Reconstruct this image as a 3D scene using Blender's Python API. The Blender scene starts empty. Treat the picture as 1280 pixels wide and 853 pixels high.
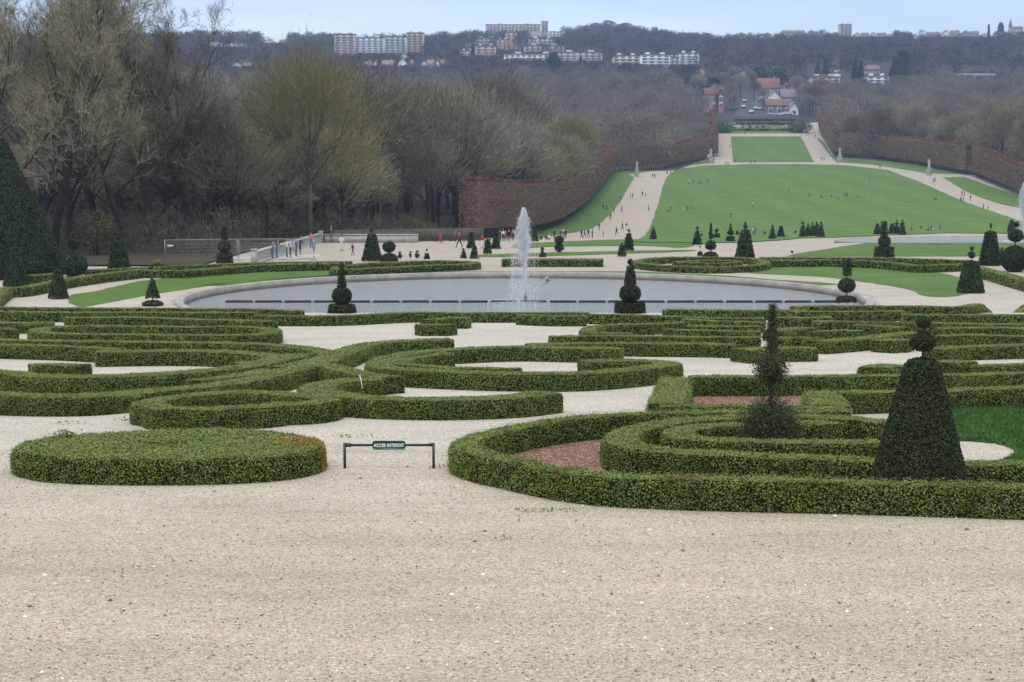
import bpy, math, random
import numpy as np
from mathutils import Vector, Matrix
from mathutils.geometry import delaunay_2d_cdt

random.seed(7)
rng = np.random.default_rng(11)
scene = bpy.context.scene
COL = scene.collection
PI = math.pi

# ------------------------------------------------------------------ camera
F, HOR, ZC = 2000.0, 202.0, 9.2          # focal length in px of a 1280 px wide frame, horizon row, eye height over the water
PITCH = math.atan((426.5 - HOR) / F)
CP, SP = math.cos(PITCH), math.sin(PITCH)
cam = bpy.data.cameras.new('camera')
cam.sensor_width = 36.0
cam.lens = 36.0 * F / 1280.0
cam.clip_start = 0.5
cam.clip_end = 9000
camo = bpy.data.objects.new('camera', cam)
COL.objects.link(camo)
camo.location = (0, 0, ZC)
camo.rotation_euler = (PI / 2 - PITCH, 0, 0)
scene.camera = camo

# ------------------------------------------------------------------ terrain
PROF = [(-400, 5.4), (-60, 5.4), (0, 5.19), (26, 4.2), (60, 2.9), (71.5, 2.45), (80, 0.4), (174, 0.38), (200, -0.9), (250, -3.0),
        (308, -5.0), (345, -4.9), (380, -3.9), (450, -1.3), (520, 2.2), (600, 6.0), (680, 9.8), (740, 15.2), (830, 23.2),
        (920, 36.0), (1000, 48.5), (1100, 62.0), (1200, 75.0), (1500, 107.0), (1800, 134.0), (2100, 155.0), (2250, 158.0),
        (2500, 150.0), (3200, 110.0)]
_gy = np.arange(-400, 3200.01, 0.5)
_gz = np.interp(_gy, [p[0] for p in PROF], [p[1] for p in PROF])
_k = np.ones(61) / 61.0
_sm = np.convolve(np.pad(_gz, 30, mode='edge'), _k, mode='valid')
_w = np.clip((_gy - 185) / 20.0, 0, 1)
_gz = _gz * (1 - _w) + _sm * _w

def ground(x, y):
    x = np.asarray(x, float); y = np.asarray(y, float)
    z = np.interp(y, _gy, _gz)
    t = np.clip((y - 1250) / 850.0, 0, 1)
    px = x / np.maximum(y, 1.0)
    bump = 13 * np.exp(-((px - 0.065) / 0.035) ** 2) + 4 * np.exp(-((px + 0.0) / 0.03) ** 2) + 3.0 * np.sin(px * 31 + 1) + 5 * np.exp(-((px - 0.31) / 0.06) ** 2)
    return z + t * bump

def ray(px, py):
    u, v = (px - 640.0) / F, (426.5 - py) / F
    d = np.array([u, CP + v * SP, -SP + v * CP])
    return d / d[1]

_DS = np.concatenate([np.arange(6, 200, 0.1), np.arange(200, 2400, 0.5)])
def hit(px, py, h=0.0, dmin=0.0):
    """world point where the sight line through a pixel of the 1280x853 photograph meets the ground raised by h"""
    d = ray(px, py)
    Ds = _DS[_DS > dmin]
    g = ZC + d[2] * Ds - ground(d[0] * Ds, Ds) - h
    idx = np.nonzero(g <= 0)[0]
    i = idx[0] if len(idx) else len(Ds) - 1
    D = Ds[i]
    if i > 0 and g[i] != g[i - 1]:
        D = Ds[i - 1] + (Ds[i] - Ds[i - 1]) * g[i - 1] / (g[i - 1] - g[i])
    return np.array([d[0] * D, D, ZC + d[2] * D])

def at(px, py, D):
    d = ray(px, py)
    return np.array([d[0] * D, D, ZC + d[2] * D])

def gz(x, y):
    return float(ground(x, y))

# ------------------------------------------------------------------ object helpers
def tag(o, label=None, cat=None, group=None, kind=None):
    if label: o['label'] = label
    if cat: o['category'] = cat
    if group: o['group'] = group
    if kind: o['kind'] = kind
    return o

def empty(name, loc, rz=0.0):
    o = bpy.data.objects.new(name, None)
    o.empty_display_size = 0.3
    o.location = loc
    o.rotation_euler = (0, 0, rz)
    COL.objects.link(o)
    return o

class MB:
    def __init__(self):
        self.v = []; self.n = 0; self.f = []
    def add(self, V, Fc, mat=0):
        V = np.asarray(V, float).reshape(-1, 3)
        Fc = np.asarray(Fc, int)
        if len(V) == 0 or len(Fc) == 0: return
        self.v.append(V)
        self.f.append((Fc + self.n, mat))
        self.n += len(V)
    def box(self, c, s, mat=0, rz=0.0):
        x, y, z = np.array(s) / 2.0
        V = np.array([[-x, -y, -z], [x, -y, -z], [x, y, -z], [-x, y, -z], [-x, -y, z], [x, -y, z], [x, y, z], [-x, y, z]])
        if rz:
            cs, sn = math.cos(rz), math.sin(rz)
            V = np.stack([V[:, 0] * cs - V[:, 1] * sn, V[:, 0] * sn + V[:, 1] * cs, V[:, 2]], 1)
        self.add(V + np.array(c), [[3, 2, 1, 0], [4, 5, 6, 7], [0, 1, 5, 4], [1, 2, 6, 5], [2, 3, 7, 6], [3, 0, 4, 7]], mat)
    def tube(self, pts, rad, n=6, mat=0, cap=True):
        P = np.asarray(pts, float); R = np.asarray(rad, float)
        if R.ndim == 0: R = np.full(len(P), float(R))
        T = np.gradient(P, axis=0); T /= np.linalg.norm(T, axis=1)[:, None] + 1e-9
        up = np.array([0, 0, 1.0]) if abs(T[0][2]) < 0.9 else np.array([1.0, 0, 0])
        a = np.arange(n) * 2 * PI / n
        V = []
        for p, t, r in zip(P, T, R):
            u = np.cross(up, t); u /= np.linalg.norm(u) + 1e-9
            w = np.cross(t, u)
            V.append(p + r * (np.cos(a)[:, None] * u + np.sin(a)[:, None] * w))
        V = np.concatenate(V)
        m = len(P)
        i = np.arange(m - 1)[:, None] * n; j = np.arange(n)[None, :]; k = (j + 1) % n
        Fq = np.stack([i + j, i + k, i + n + k, i + n + j], -1).reshape(-1, 4)
        base = self.n
        self.add(V, Fq, mat)
        if cap:
            self.f.append((np.array([[base + x for x in range(n)][::-1]]), mat))
            self.f.append((np.array([[base + (m - 1) * n + x for x in range(n)]]), mat))
    def lathe(self, prof, n=16, c=(0, 0, 0), mat=0):
        """prof: list of (r, z)"""
        a = np.arange(n) * 2 * PI / n
        V = np.concatenate([np.stack([r * np.cos(a), r * np.sin(a), np.full(n, z)], 1) for r, z in prof]) + np.array(c)
        m = len(prof)
        i = np.arange(m - 1)[:, None] * n; j = np.arange(n)[None, :]; k = (j + 1) % n
        self.add(V, np.stack([i + j, i + k, i + n + k, i + n + j], -1).reshape(-1, 4), mat)
        b = self.n - len(V)
        self.f.append((np.array([[b + x for x in range(n)][::-1]]), mat))
        self.f.append((np.array([[b + (m - 1) * n + x for x in range(n)]]), mat))
    def build(self, name, mats, parent=None, smooth=False):
        me = bpy.data.meshes.new(name)
        V = np.concatenate(self.v) if self.v else np.zeros((0, 3))
        me.vertices.add(len(V))
        me.vertices.foreach_set('co', V.astype(np.float32).ravel())
        loops = []; tot = []; mi = []
        for Fc, m in self.f:
            loops.append(Fc.ravel()); tot.append(np.full(len(Fc), Fc.shape[1])); mi.append(np.full(len(Fc), m))
        loops = np.concatenate(loops).astype(np.int32); tot = np.concatenate(tot).astype(np.int32); mi = np.concatenate(mi).astype(np.int32)
        me.loops.add(len(loops)); me.loops.foreach_set('vertex_index', loops)
        me.polygons.add(len(tot))
        start = np.concatenate([[0], np.cumsum(tot)[:-1]]).astype(np.int32)
        me.polygons.foreach_set('loop_start', start)
        me.polygons.foreach_set('material_index', mi)
        if smooth: me.polygons.foreach_set('use_smooth', np.ones(len(tot), bool))
        me.update(calc_edges=True)
        me.validate()
        for m in (mats if isinstance(mats, (list, tuple)) else [mats]): me.materials.append(m)
        o = bpy.data.objects.new(name, me)
        COL.objects.link(o)
        if parent is not None: o.parent = parent
        return o

def copy_tree(o):
    c = o.copy(); COL.objects.link(c)
    for ch in o.children:
        d = ch.copy(); COL.objects.link(d); d.parent = c
        for g in ch.children:
            e = g.copy(); COL.objects.link(e); e.parent = d
    return c

def leafcards(mb, P, N, size, mat, spread=0.9, lift=0.3, aspect=0.62):
    """scatter small diamond leaves at points P with normals N"""
    n = len(P)
    if n == 0: return
    D = N + rng.normal(0, spread, (n, 3)); D /= np.linalg.norm(D, axis=1)[:, None] + 1e-9
    A = np.cross(D, rng.normal(0, 1, (n, 3))); A /= np.linalg.norm(A, axis=1)[:, None] + 1e-9
    B = np.cross(D, A)
    s = (np.asarray(size) * rng.uniform(0.65, 1.3, n))[:, None]
    C = P + N * (s * lift * rng.uniform(-0.6, 1.6, (n, 1)))
    V = np.stack([C - A * s * .62, C - B * s * aspect * .5, C + A * s * .62, C + B * s * aspect * .5], 1).reshape(-1, 3)
    mb.add(V, np.arange(4 * n).reshape(-1, 4), mat)

def sample_quads(V, Q, dens):
    """random points on quads; dens may be an array per quad"""
    a, b, c, d = V[Q[:, 0]], V[Q[:, 1]], V[Q[:, 2]], V[Q[:, 3]]
    nr = np.cross(c - a, d - b); ar = np.linalg.norm(nr, axis=1) / 2
    nr = nr / (np.linalg.norm(nr, axis=1)[:, None] + 1e-12)
    cnt = rng.poisson(ar * dens)
    idx = np.repeat(np.arange(len(Q)), cnt)
    u = rng.random((len(idx), 1)); v = rng.random((len(idx), 1))
    P = (a[idx] * (1 - u) + b[idx] * u) * (1 - v) + (d[idx] * (1 - u) + c[idx] * u) * v
    return P, nr[idx]

# ------------------------------------------------------------------ materials
def mat(name):
    m = bpy.data.materials.new(name); m.use_nodes = True
    nt = m.node_tree
    return m, nt, nt.nodes['Principled BSDF']

def nd(nt, t, **kw):
    n = nt.nodes.new(t)
    for k, v in kw.items():
        if k in n.inputs.keys() if hasattr(n.inputs, 'keys') else False: n.inputs[k].default_value = v
        else: setattr(n, k, v)
    return n

def ramp(nt, stops, fac=None, interp='LINEAR'):
    r = nt.nodes.new('ShaderNodeValToRGB'); r.color_ramp.interpolation = interp
    el = r.color_ramp.elements
    while len(el) < len(stops): el.new(0.5)
    for e, (p, c) in zip(el, stops):
        e.position = p; e.color = (c[0], c[1], c[2], 1)
    if fac is not None: nt.links.new(fac, r.inputs[0])
    return r

def mixc(nt, a, b, fac, blend='MIX'):
    m = nt.nodes.new('ShaderNodeMix'); m.data_type = 'RGBA'; m.blend_type = blend
    for sock, v in ((m.inputs[6], a), (m.inputs[7], b)):
        if isinstance(v, (tuple, list)): sock.default_value = (v[0], v[1], v[2], 1)
        else: nt.links.new(v, sock)
    if isinstance(fac, (int, float)): m.inputs[0].default_value = fac
    else: nt.links.new(fac, m.inputs[0])
    return m.outputs[2]

def noise(nt, scale, detail=3, rough=0.55, vec=None):
    n = nt.nodes.new('ShaderNodeTexNoise')
    n.inputs['Scale'].default_value = scale; n.inputs['Detail'].default_value = detail; n.inputs['Roughness'].default_value = rough
    if vec is None:
        vec = geo(nt).outputs['Position']
    nt.links.new(vec, n.inputs['Vector'])
    return n.outputs['Fac']

def geo(nt):
    for n in nt.nodes:
        if n.bl_idname == 'ShaderNodeNewGeometry': return n
    return nt.nodes.new('ShaderNodeNewGeometry')

def bump(nt, b, height, strength=0.4, dist=0.02):
    n = nt.nodes.new('ShaderNodeBump'); n.inputs['Strength'].default_value = strength; n.inputs['Distance'].default_value = dist
    nt.links.new(height, n.inputs['Height']); nt.links.new(n.outputs[0], b.inputs['Normal'])

def plain(name, c, rough=0.7, var=0.15, scale=3.0, metal=0.0):
    m, nt, b = mat(name)
    f = noise(nt, scale, 4)
    r = ramp(nt, [(0.3, [x * (1 - var) for x in c]), (0.7, [min(1, x * (1 + var)) for x in c])], f)
    nt.links.new(r.outputs[0], b.inputs['Base Color'])
    b.inputs['Roughness'].default_value = rough; b.inputs['Metallic'].default_value = metal
    if rough >= .9: b.inputs['Specular IOR Level'].default_value = 0.05
    return m

def leaf_mat(name, stops, patch=None, patch_amt=0.5, rough=0.55, per_object=0.0, pscale=1.2):
    """leaf colour varies per leaf, with larger patches of another shade"""
    m, nt, b = mat(name)
    r = ramp(nt, stops, geo(nt).outputs['Random Per Island'])
    c = r.outputs[0]
    if patch:
        f = ramp(nt, [(0.52, (0, 0, 0)), (0.70, (patch_amt,) * 3)], noise(nt, pscale, 3)).outputs[0]
        c = mixc(nt, c, patch, f)
    # slow light/dark mottling of the growth
    f2 = ramp(nt, [(0.3, (0.72,) * 3), (0.7, (1.25,) * 3)], noise(nt, 2.6, 3)).outputs[0]
    c = mixc(nt, c, f2, 1.0, 'MULTIPLY')
    if per_object:
        oi = nt.nodes.new('ShaderNodeObjectInfo')
        f3 = ramp(nt, [(0, (1 - per_object,) * 3), (1, (1 + per_object,) * 3)], oi.outputs['Random']).outputs[0]
        c = mixc(nt, c, f3, 1.0, 'MULTIPLY')
    nt.links.new(c, b.inputs['Base Color'])
    b.inputs['Roughness'].default_value = rough
    b.inputs['Specular IOR Level'].default_value = 0.15
    return m

M = {}
M['hedge_core'] = plain('hedge_core', (0.010, 0.016, 0.006), 0.95, 0.3, 8)  # inner shade of the hedge put into the colour: near-black behind the leaves
M['box_leaf'] = leaf_mat('box_leaf', [(0, (0.1080, 0.1458, 0.0367)), (0.45, (0.1620, 0.2074, 0.0497)), (0.8, (0.2052, 0.2484, 0.0626)), (1, (0.2592, 0.2970, 0.0918))],
                         (0.20, 0.195, 0.06), 0.5)
M['box_leaf_fresh'] = leaf_mat('box_leaf_fresh', [(0, (0.105, 0.150, 0.034)), (0.45, (0.160, 0.215, 0.048)), (0.8, (0.21, 0.265, 0.062)), (1, (0.27, 0.31, 0.095))],
                         (0.22, 0.17, 0.055), 0.45, pscale=1.7)
M['box_leaf_orange'] = leaf_mat('box_leaf_orange', [(0, (0.20, 0.10, 0.02)), (0.5, (0.38, 0.17, 0.03)), (1, (0.45, 0.26, 0.05))])
M['box_leaf_rust'] = leaf_mat('box_leaf_rust', [(0, (0.10, 0.06, 0.03)), (0.5, (0.16, 0.10, 0.04)), (1, (0.17, 0.16, 0.06))])
M['yew_leaf'] = leaf_mat('yew_leaf', [(0, (0.016, 0.027, 0.010)), (0.5, (0.033, 0.052, 0.019)), (0.85, (0.054, 0.078, 0.030)), (1, (0.085, 0.11, 0.05))], per_object=0.2)
M['yew_core'] = plain('yew_core', (0.007, 0.010, 0.006), 0.9, 0.3, 8)
M['yew_brown_leaf'] = leaf_mat('yew_brown_leaf', [(0, (0.024, 0.032, 0.013)), (0.5, (0.048, 0.058, 0.024)), (0.85, (0.078, 0.082, 0.036)), (1, (0.13, 0.105, 0.05))])
M['stem'] = plain('stem', (0.06, 0.045, 0.032), 0.85, 0.25, 20)

def gravel_mat():
    m, nt, b = mat('gravel')
    pos = geo(nt).outputs['Position']
    sx = nt.nodes.new('ShaderNodeSeparateXYZ'); nt.links.new(pos, sx.inputs[0])
    mr = nt.nodes.new('ShaderNodeMapRange'); nt.links.new(sx.outputs[1], mr.inputs[0])
    mr.inputs[1].default_value = 19; mr.inputs[2].default_value = 33
    base = mixc(nt, (0.43, 0.376, 0.284), (0.487, 0.455, 0.388), mr.outputs[0])      # beige walk, paler chips in the parterre
    mr2 = nt.nodes.new('ShaderNodeMapRange'); nt.links.new(sx.outputs[1], mr2.inputs[0]); mr2.inputs[1].default_value = 80; mr2.inputs[2].default_value = 130
    base = mixc(nt, base, (0.405, 0.36, 0.30), mr2.outputs[0])      # finer, duller sand on the lower walks
    gm = nt.nodes.new('ShaderNodeMapping'); gm.inputs['Scale'].default_value = (.45, 1.5, 1); nt.links.new(pos, gm.inputs[0])      # trodden along the walk
    big = ramp(nt, [(0.30, (0.84, 0.83, 0.80)), (0.5, (1, 1, 1)), (0.72, (1.12, 1.11, 1.09))], noise(nt, 0.5, 6, 0.68, gm.outputs[0])).outputs[0]
    c = mixc(nt, base, big, 1.0, 'MULTIPLY')
    def chips(sc, lo, hi):
        v = nt.nodes.new('ShaderNodeTexVoronoi'); v.inputs['Scale'].default_value = sc
        nt.links.new(pos, v.inputs['Vector'])
        s = nt.nodes.new('ShaderNodeSeparateColor'); nt.links.new(v.outputs['Color'], s.inputs[0])
        return v, ramp(nt, lo, s.outputs[0]).outputs[0], s
    v1, k1, s1 = chips(46, [(0.0, (0.42, 0.37, 0.32)), (0.08, (0.66, 0.61, 0.56)), (0.25, (0.93, 0.92, 0.90)), (0.78, (1.05, 1.04, 1.03)), (1, (1.45, 1.47, 1.5))], None)
    c = mixc(nt, c, k1, 1.0, 'MULTIPLY')
    v2, k2, s2 = chips(120, [(0.0, (0.6, 0.57, 0.54)), (0.25, (0.9, 0.89, 0.88)), (0.8, (1.05, 1.05, 1.05)), (1, (1.3, 1.32, 1.34))], None)
    c = mixc(nt, c, k2, 0.8, 'MULTIPLY')
    # sparse dark stones and leaf crumbs
    v3, k3, s3 = chips(7.5, [(0, (0, 0, 0)), (1, (1, 1, 1))], None)
    ds = nt.nodes.new('ShaderNodeMath'); ds.operation = 'LESS_THAN'; ds.inputs[1].default_value = 0.17
    nt.links.new(v3.outputs['Distance'], ds.inputs[0])
    sel = nt.nodes.new('ShaderNodeMath'); sel.operation = 'GREATER_THAN'; sel.inputs[1].default_value = 0.86
    nt.links.new(s3.outputs[1], sel.inputs[0])
    mu = nt.nodes.new('ShaderNodeMath'); mu.operation = 'MULTIPLY'; nt.links.new(ds.outputs[0], mu.inputs[0]); nt.links.new(sel.outputs[0], mu.inputs[1])
    mu2 = nt.nodes.new('ShaderNodeMath'); mu2.operation = 'MULTIPLY'; nt.links.new(mu.outputs[0], mu2.inputs[0]); mu2.inputs[1].default_value = 0.6
    c = mixc(nt, c, (0.13, 0.085, 0.06), mu2.outputs[0])
    nt.links.new(c, b.inputs['Base Color'])
    b.inputs['Roughness'].default_value = 0.9; b.inputs['Specular IOR Level'].default_value = 0.2
    bump(nt, b, v1.outputs['Distance'], 0.5, 0.012)
    return m
M['gravel'] = gravel_mat()

def chips_mat(name, stops, sc=34):
    m, nt, b = mat(name)
    v = nt.nodes.new('ShaderNodeTexVoronoi'); v.inputs['Scale'].default_value = sc
    nt.links.new(geo(nt).outputs['Position'], v.inputs['Vector'])
    s = nt.nodes.new('ShaderNodeSeparateColor'); nt.links.new(v.outputs['Color'], s.inputs[0])
    nt.links.new(ramp(nt, stops, s.outputs[0]).outputs[0], b.inputs['Base Color'])
    b.inputs['Roughness'].default_value = 0.9
    bump(nt, b, v.outputs['Distance'], 0.5, 0.012)
    return m
M['red_gravel'] = chips_mat('red_gravel', [(0, (0.075, 0.028, 0.02)), (0.5, (0.165, 0.068, 0.040)), (0.85, (0.25, 0.12, 0.08)), (1, (0.50, 0.42, 0.33))])

def grass_mat(name, c1, c2, c3, stripe=0.0, fine=40):
    m, nt, b = mat(name)
    c = ramp(nt, [(0.28, c1), (0.5, c2), (0.75, c3)], noise(nt, 0.22, 8, 0.75)).outputs[0]
    f = ramp(nt, [(0.3, (0.55,) * 3), (0.5, (1,) * 3), (0.72, (1.5, 1.42, 1.2))], noise(nt, fine, 3, 0.7)).outputs[0]
    c = mixc(nt, c, f, 0.8, 'MULTIPLY')
    if stripe:
        w = nt.nodes.new('ShaderNodeTexWave'); w.inputs['Scale'].default_value = stripe; w.inputs['Distortion'].default_value = 1.5
        w.bands_direction = 'X'
        w.inputs['Detail'].default_value = 2
        nt.links.new(geo(nt).outputs['Position'], w.inputs['Vector'])
        f = ramp(nt, [(0.2, (0.95,) * 3), (0.8, (1.05, 1.05, 1.03))], w.outputs['Fac']).outputs[0]
        c = mixc(nt, c, f, 1.0, 'MULTIPLY')
    nt.links.new(c, b.inputs['Base Color'])
    b.inputs['Roughness'].default_value = 0.85; b.inputs['Specular IOR Level'].default_value = 0.15
    return m
M['lawn'] = grass_mat('lawn', (0.058, 0.112, 0.020), (0.078, 0.145, 0.026), (0.125, 0.185, 0.046))
M['lawn_far'] = grass_mat('lawn_far', (0.062, 0.130, 0.024), (0.085, 0.162, 0.031), (0.135, 0.195, 0.050), 0.02, 1.2)
M['woodland'] = grass_mat('woodland', (0.050, 0.042, 0.028), (0.062, 0.055, 0.033), (0.045, 0.062, 0.025), 0, 2)
M['hill'] = grass_mat('hill', (0.045, 0.042, 0.034), (0.055, 0.050, 0.038), (0.045, 0.060, 0.032), 0, 0.6)
M['asphalt'] = plain('asphalt', (0.09, 0.09, 0.10), 0.9, 0.15, 0.5)
M['stone'] = plain('stone', (0.40, 0.37, 0.33), 0.85, 0.22, 1.6)
M['white_stone'] = plain('white_stone', (0.44, 0.42, 0.385), 0.8, 0.2, 2.5)
# ------------------------------------------------------------------ ground sheet
PC = (0.8, 104.6); PR = 21.9            # big round pond: centre and inner radius
xs = np.concatenate([[-1500, -1000, -700, -500, -350, -250, -180, -130, -95, -70, -55, -45], np.arange(-38, 38.1, 0.5), [45, 55, 70, 95, 130, 180, 250, 350, 500, 700, 1000, 1500]])
ys = np.concatenate([[-400, -200, -60, -20, -5, 0], np.arange(5, 70, 2.5), np.arange(70, 135, 0.5), np.arange(135, 175, 4), np.arange(175, 340, 4), np.arange(340, 1000, 8), np.arange(1000, 2600, 25), [2700, 2900, 3199]])
X, Y = np.meshgrid(xs, ys)
Z = ground(X, Y)
Z = np.where((X - PC[0]) ** 2 + (Y - PC[1]) ** 2 < (PR + 0.35) ** 2, -0.7, Z)
nx, ny = len(xs), len(ys)
i = np.arange(ny - 1)[:, None] * nx; j = np.arange(nx - 1)[None, :]
mb = MB(); mb.add(np.stack([X, Y, Z], -1).reshape(-1, 3), np.stack([i + j, i + j + 1, i + nx + j + 1, i + nx + j], -1).reshape(-1, 4))
g = mb.build('ground', M['gravel']); tag(g, 'beige gravel walk sloping down to the parterre', kind='structure')

def sheet(name, poly, material, lift=0.03, step=None, label=None, world=False, smooth_pts=True):
    """flat patch that follows the ground; poly in photo pixels (on the ground) or in world x, y"""
    P = [np.array(p, float)[:2] for p in poly] if world else [hit(p[0], p[1])[:2] for p in poly]
    P = np.array(P)
    if smooth_pts: P = smooth(P, closed=True, per=6)
    span = max(np.ptp(P[:, 0]), np.ptp(P[:, 1]))
    step = step or max(0.6, span / 60)
    # resample the border
    B = []
    for a, b in zip(P, np.roll(P, -1, 0)):
        n = max(1, int(np.linalg.norm(b - a) / step))
        for k in range(n): B.append(a + (b - a) * k / n)
    B = np.array(B)
    B = B + rng.normal(0, .07 + .0003 * B[:, 1].mean(), B.shape) * (0 if name in ('woodland_floor', 'hill', 'road') else .55)
    q = B - np.array(PC); rr = np.linalg.norm(q, axis=1)          # keep clear of the stone rim
    nearp = (rr < PR + .54) & (B[:, 1] > 85) & (B[:, 1] < 135)
    B[nearp] = np.array(PC) + q[nearp] / rr[nearp][:, None] * (PR + .54)
    gx = np.arange(B[:, 0].min(), B[:, 0].max(), step); gy = np.arange(B[:, 1].min(), B[:, 1].max(), step)
    G = np.stack(np.meshgrid(gx, gy), -1).reshape(-1, 2)
    ins = inside(G, B) & (np.linalg.norm(G - np.array(PC), axis=1) > PR + .54)
    G = G[ins]
    allp = [Vector((p[0], p[1])) for p in B] + [Vector((p[0], p[1])) for p in G]
    n = len(B)
    vo, ed, fa, *_ = delaunay_2d_cdt(allp, [], [list(range(n))], 1, 1e-4)
    V = np.array([[v.x, v.y, 0] for v in vo]); V[:, 2] = ground(V[:, 0], V[:, 1]) + lift
    mb = MB(); mb.add(V, np.array([list(f) for f in fa if len(f) == 3]))
    o = mb.build(name, material)
    me = o.data
    if len(me.polygons) and me.polygons[0].normal.z < 0: me.flip_normals()
    return tag(o, label, kind='structure')

def inside(G, B):
    x, y = G[:, 0], G[:, 1]; c = np.zeros(len(G), bool)
    for a, b in zip(B, np.roll(B, -1, 0)):
        if a[1] == b[1]: continue
        m = ((a[1] > y) != (b[1] > y)) & (x < (b[0] - a[0]) * (y - a[1]) / (b[1] - a[1]) + a[0])
        c ^= m
    return c

def smooth(P, closed=False, per=8):
    """Catmull-Rom through P"""
    P = np.asarray(P, float); n = len(P)
    if n < 3: return P
    out = []
    rngi = range(n) if closed else range(n - 1)
    for i in rngi:
        p0 = P[(i - 1) % n] if closed or i > 0 else 2 * P[0] - P[1]
        p1 = P[i]; p2 = P[(i + 1) % n]
        p3 = P[(i + 2) % n] if closed or i + 2 < n else 2 * P[-1] - P[-2]
        for k in range(per):
            t = k / per
            out.append(0.5 * (2 * p1 + (p2 - p0) * t + (2 * p0 - 5 * p1 + 4 * p2 - p3) * t * t + (3 * p1 - p0 - 3 * p2 + p3) * t ** 3))
    if not closed: out.append(P[-1])
    return np.array(out)

def resample(P, ds, closed=False):
    if closed: P = np.vstack([P, P[:1]])
    L = np.concatenate([[0], np.cumsum(np.linalg.norm(np.diff(P, axis=0), axis=1))])
    n = max(4, int(round(L[-1] / ds)))
    t = np.linspace(0, L[-1], n + 1)
    Q = np.stack([np.interp(t, L, P[:, k]) for k in range(P.shape[1])], 1)
    return Q[:-1] if closed else Q

# ------------------------------------------------------------------ clipped hedges
def leaf_size(D): return np.maximum(0.026, 1.25 * D / 1600.0)

def add_leaves(mb, V, Q, matidx, cover=1.6, spread=0.75, shoots=.07):
    c = V[Q].mean(1)
    s = leaf_size(np.maximum(c[:, 1], 12))
    P, N = sample_quads(V, Q, cover / (0.39 * s * s))
    up = N[:, 2] > .6                      # tops flat and dense; sides thinned, dark core standing in for their shade
    for k, sp in ((up, .32), (~up & (rng.random(len(P)) < .56), spread)):
        Pk = P[k] + N[k] * (rng.random((int(k.sum()), 1)) ** 9 * shoots)          # a few stray shoots
        leafcards(mb, Pk, N[k], leaf_size(np.maximum(P[k, 1], 12)), matidx, sp)

def hedge(pts, w, h, label, closed=False, name='box_hedge', leaf='box_leaf', group='clipped box hedges of the parterre', extra=None, cat='hedge', sharp=False, world=False):
    """pts: centre line of the hedge's top, in photo pixels"""
    if world: P = np.array([p[:2] for p in pts], float)
    else: P = np.array([hit(p[0], p[1], h)[:2] for p in pts])
    D = P[:, 1].mean()
    P = P if sharp else smooth(P, closed)
    P = resample(P, max(0.12, D * 0.006), closed)
    n = len(P)
    T = (np.roll(P, -1, 0) - np.roll(P, 1, 0)) if closed else np.gradient(P, axis=0)
    T /= np.linalg.norm(T, axis=1)[:, None] + 1e-9
    S = np.stack([-T[:, 1], T[:, 0]], 1)
    r = 0.05
    prof = [(-.5, 0), (-.505, .35), (-.5, .75), (-.5 + r, 1 - r * .6), (-.25, 1.0), (0, 1.0), (.25, 1.0), (.5 - r, 1 - r * .6), (.5, .75), (.505, .35), (.5, 0)]
    m = len(prof)
    # slow unevenness along the hedge: it was clipped by hand
    k = np.arange(n)
    wob = np.convolve(rng.normal(0, 1, n + 12), np.ones(13) / 13, 'valid') * 0.05
    wobw = np.convolve(rng.normal(0, 1, n + 12), np.ones(13) / 13, 'valid') * 0.05
    V = np.zeros((n, m, 3))
    for q, (a, b) in enumerate(prof):
        V[:, q, :2] = P + S * (a * w * (1 + wobw))[:, None]
        V[:, q, 2] = b * h * (1 + wob)
    V[:, 1:-1] += rng.normal(0, 0.008, (n, m - 2, 3))
    V[:, :, 2] += ground(V[:, :, 0], V[:, :, 1])
    V[:, 0, 2] -= 0.03; V[:, -1, 2] -= 0.03
    V = V.reshape(-1, 3)
    nn = n if closed else n - 1
    i = np.arange(nn)[:, None] * m; i2 = ((np.arange(nn) + 1) % n)[:, None] * m
    j = np.arange(m - 1)[None, :]
    Q = np.stack([i + j, i2 + j, i2 + j + 1, i + j + 1], -1).reshape(-1, 4)
    # orient outward
    mb = MB()
    c = V[Q].mean(1); nr = np.cross(V[Q[:, 2]] - V[Q[:, 0]], V[Q[:, 3]] - V[Q[:, 1]])
    if nr[(m - 1) // 2][2] < 0: Q = Q[:, ::-1]
    mb.add(V, Q, 0)
    LQ = [Q]
    if not closed:
        for e in (0, n - 1):
            ring = e * m + np.arange(m)
            cap = np.array([[ring[q], ring[q + 1], ring[m - 2 - q], ring[m - 1 - q]] for q in range(m // 2)])
            cc = V[cap]; nn_ = np.cross(cc[0, 2] - cc[0, 0], cc[0, 3] - cc[0, 1])
            out = np.append(T[e] * (-1 if e == 0 else 1), 0)
            if nn_ @ out < 0: cap = cap[:, ::-1]
            mb.f.append((cap, 0)); LQ.append(cap)
    add_leaves(mb, V, np.concatenate(LQ), 1, shoots=.07 if 'fresh' in leaf else .03)
    if extra: extra(mb, V, np.concatenate(LQ))
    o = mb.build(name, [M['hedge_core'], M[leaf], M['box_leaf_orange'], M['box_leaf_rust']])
    return tag(o, label, cat, group)

def patch_extra(px, py, rad, h, matidx=2, cover=0.62):
    c = hit(px, py, h)
    def f(mb, V, Q):
        m = np.linalg.norm(V[Q].mean(1)[:, :2] - c[:2], axis=1) < rad
        if m.any():
            Qm = Q[m]
            s = leaf_size(c[1])
            P, N = sample_quads(V, Qm, cover / (0.39 * s * s))
            k = rng.random(len(P)) < np.clip(1.25 - np.linalg.norm(P[:, :2] - c[:2], axis=1) / rad, 0, 1)
            leafcards(mb, P[k] + N[k] * 0.03, N[k], s, matidx, 0.75)
    return f

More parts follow.
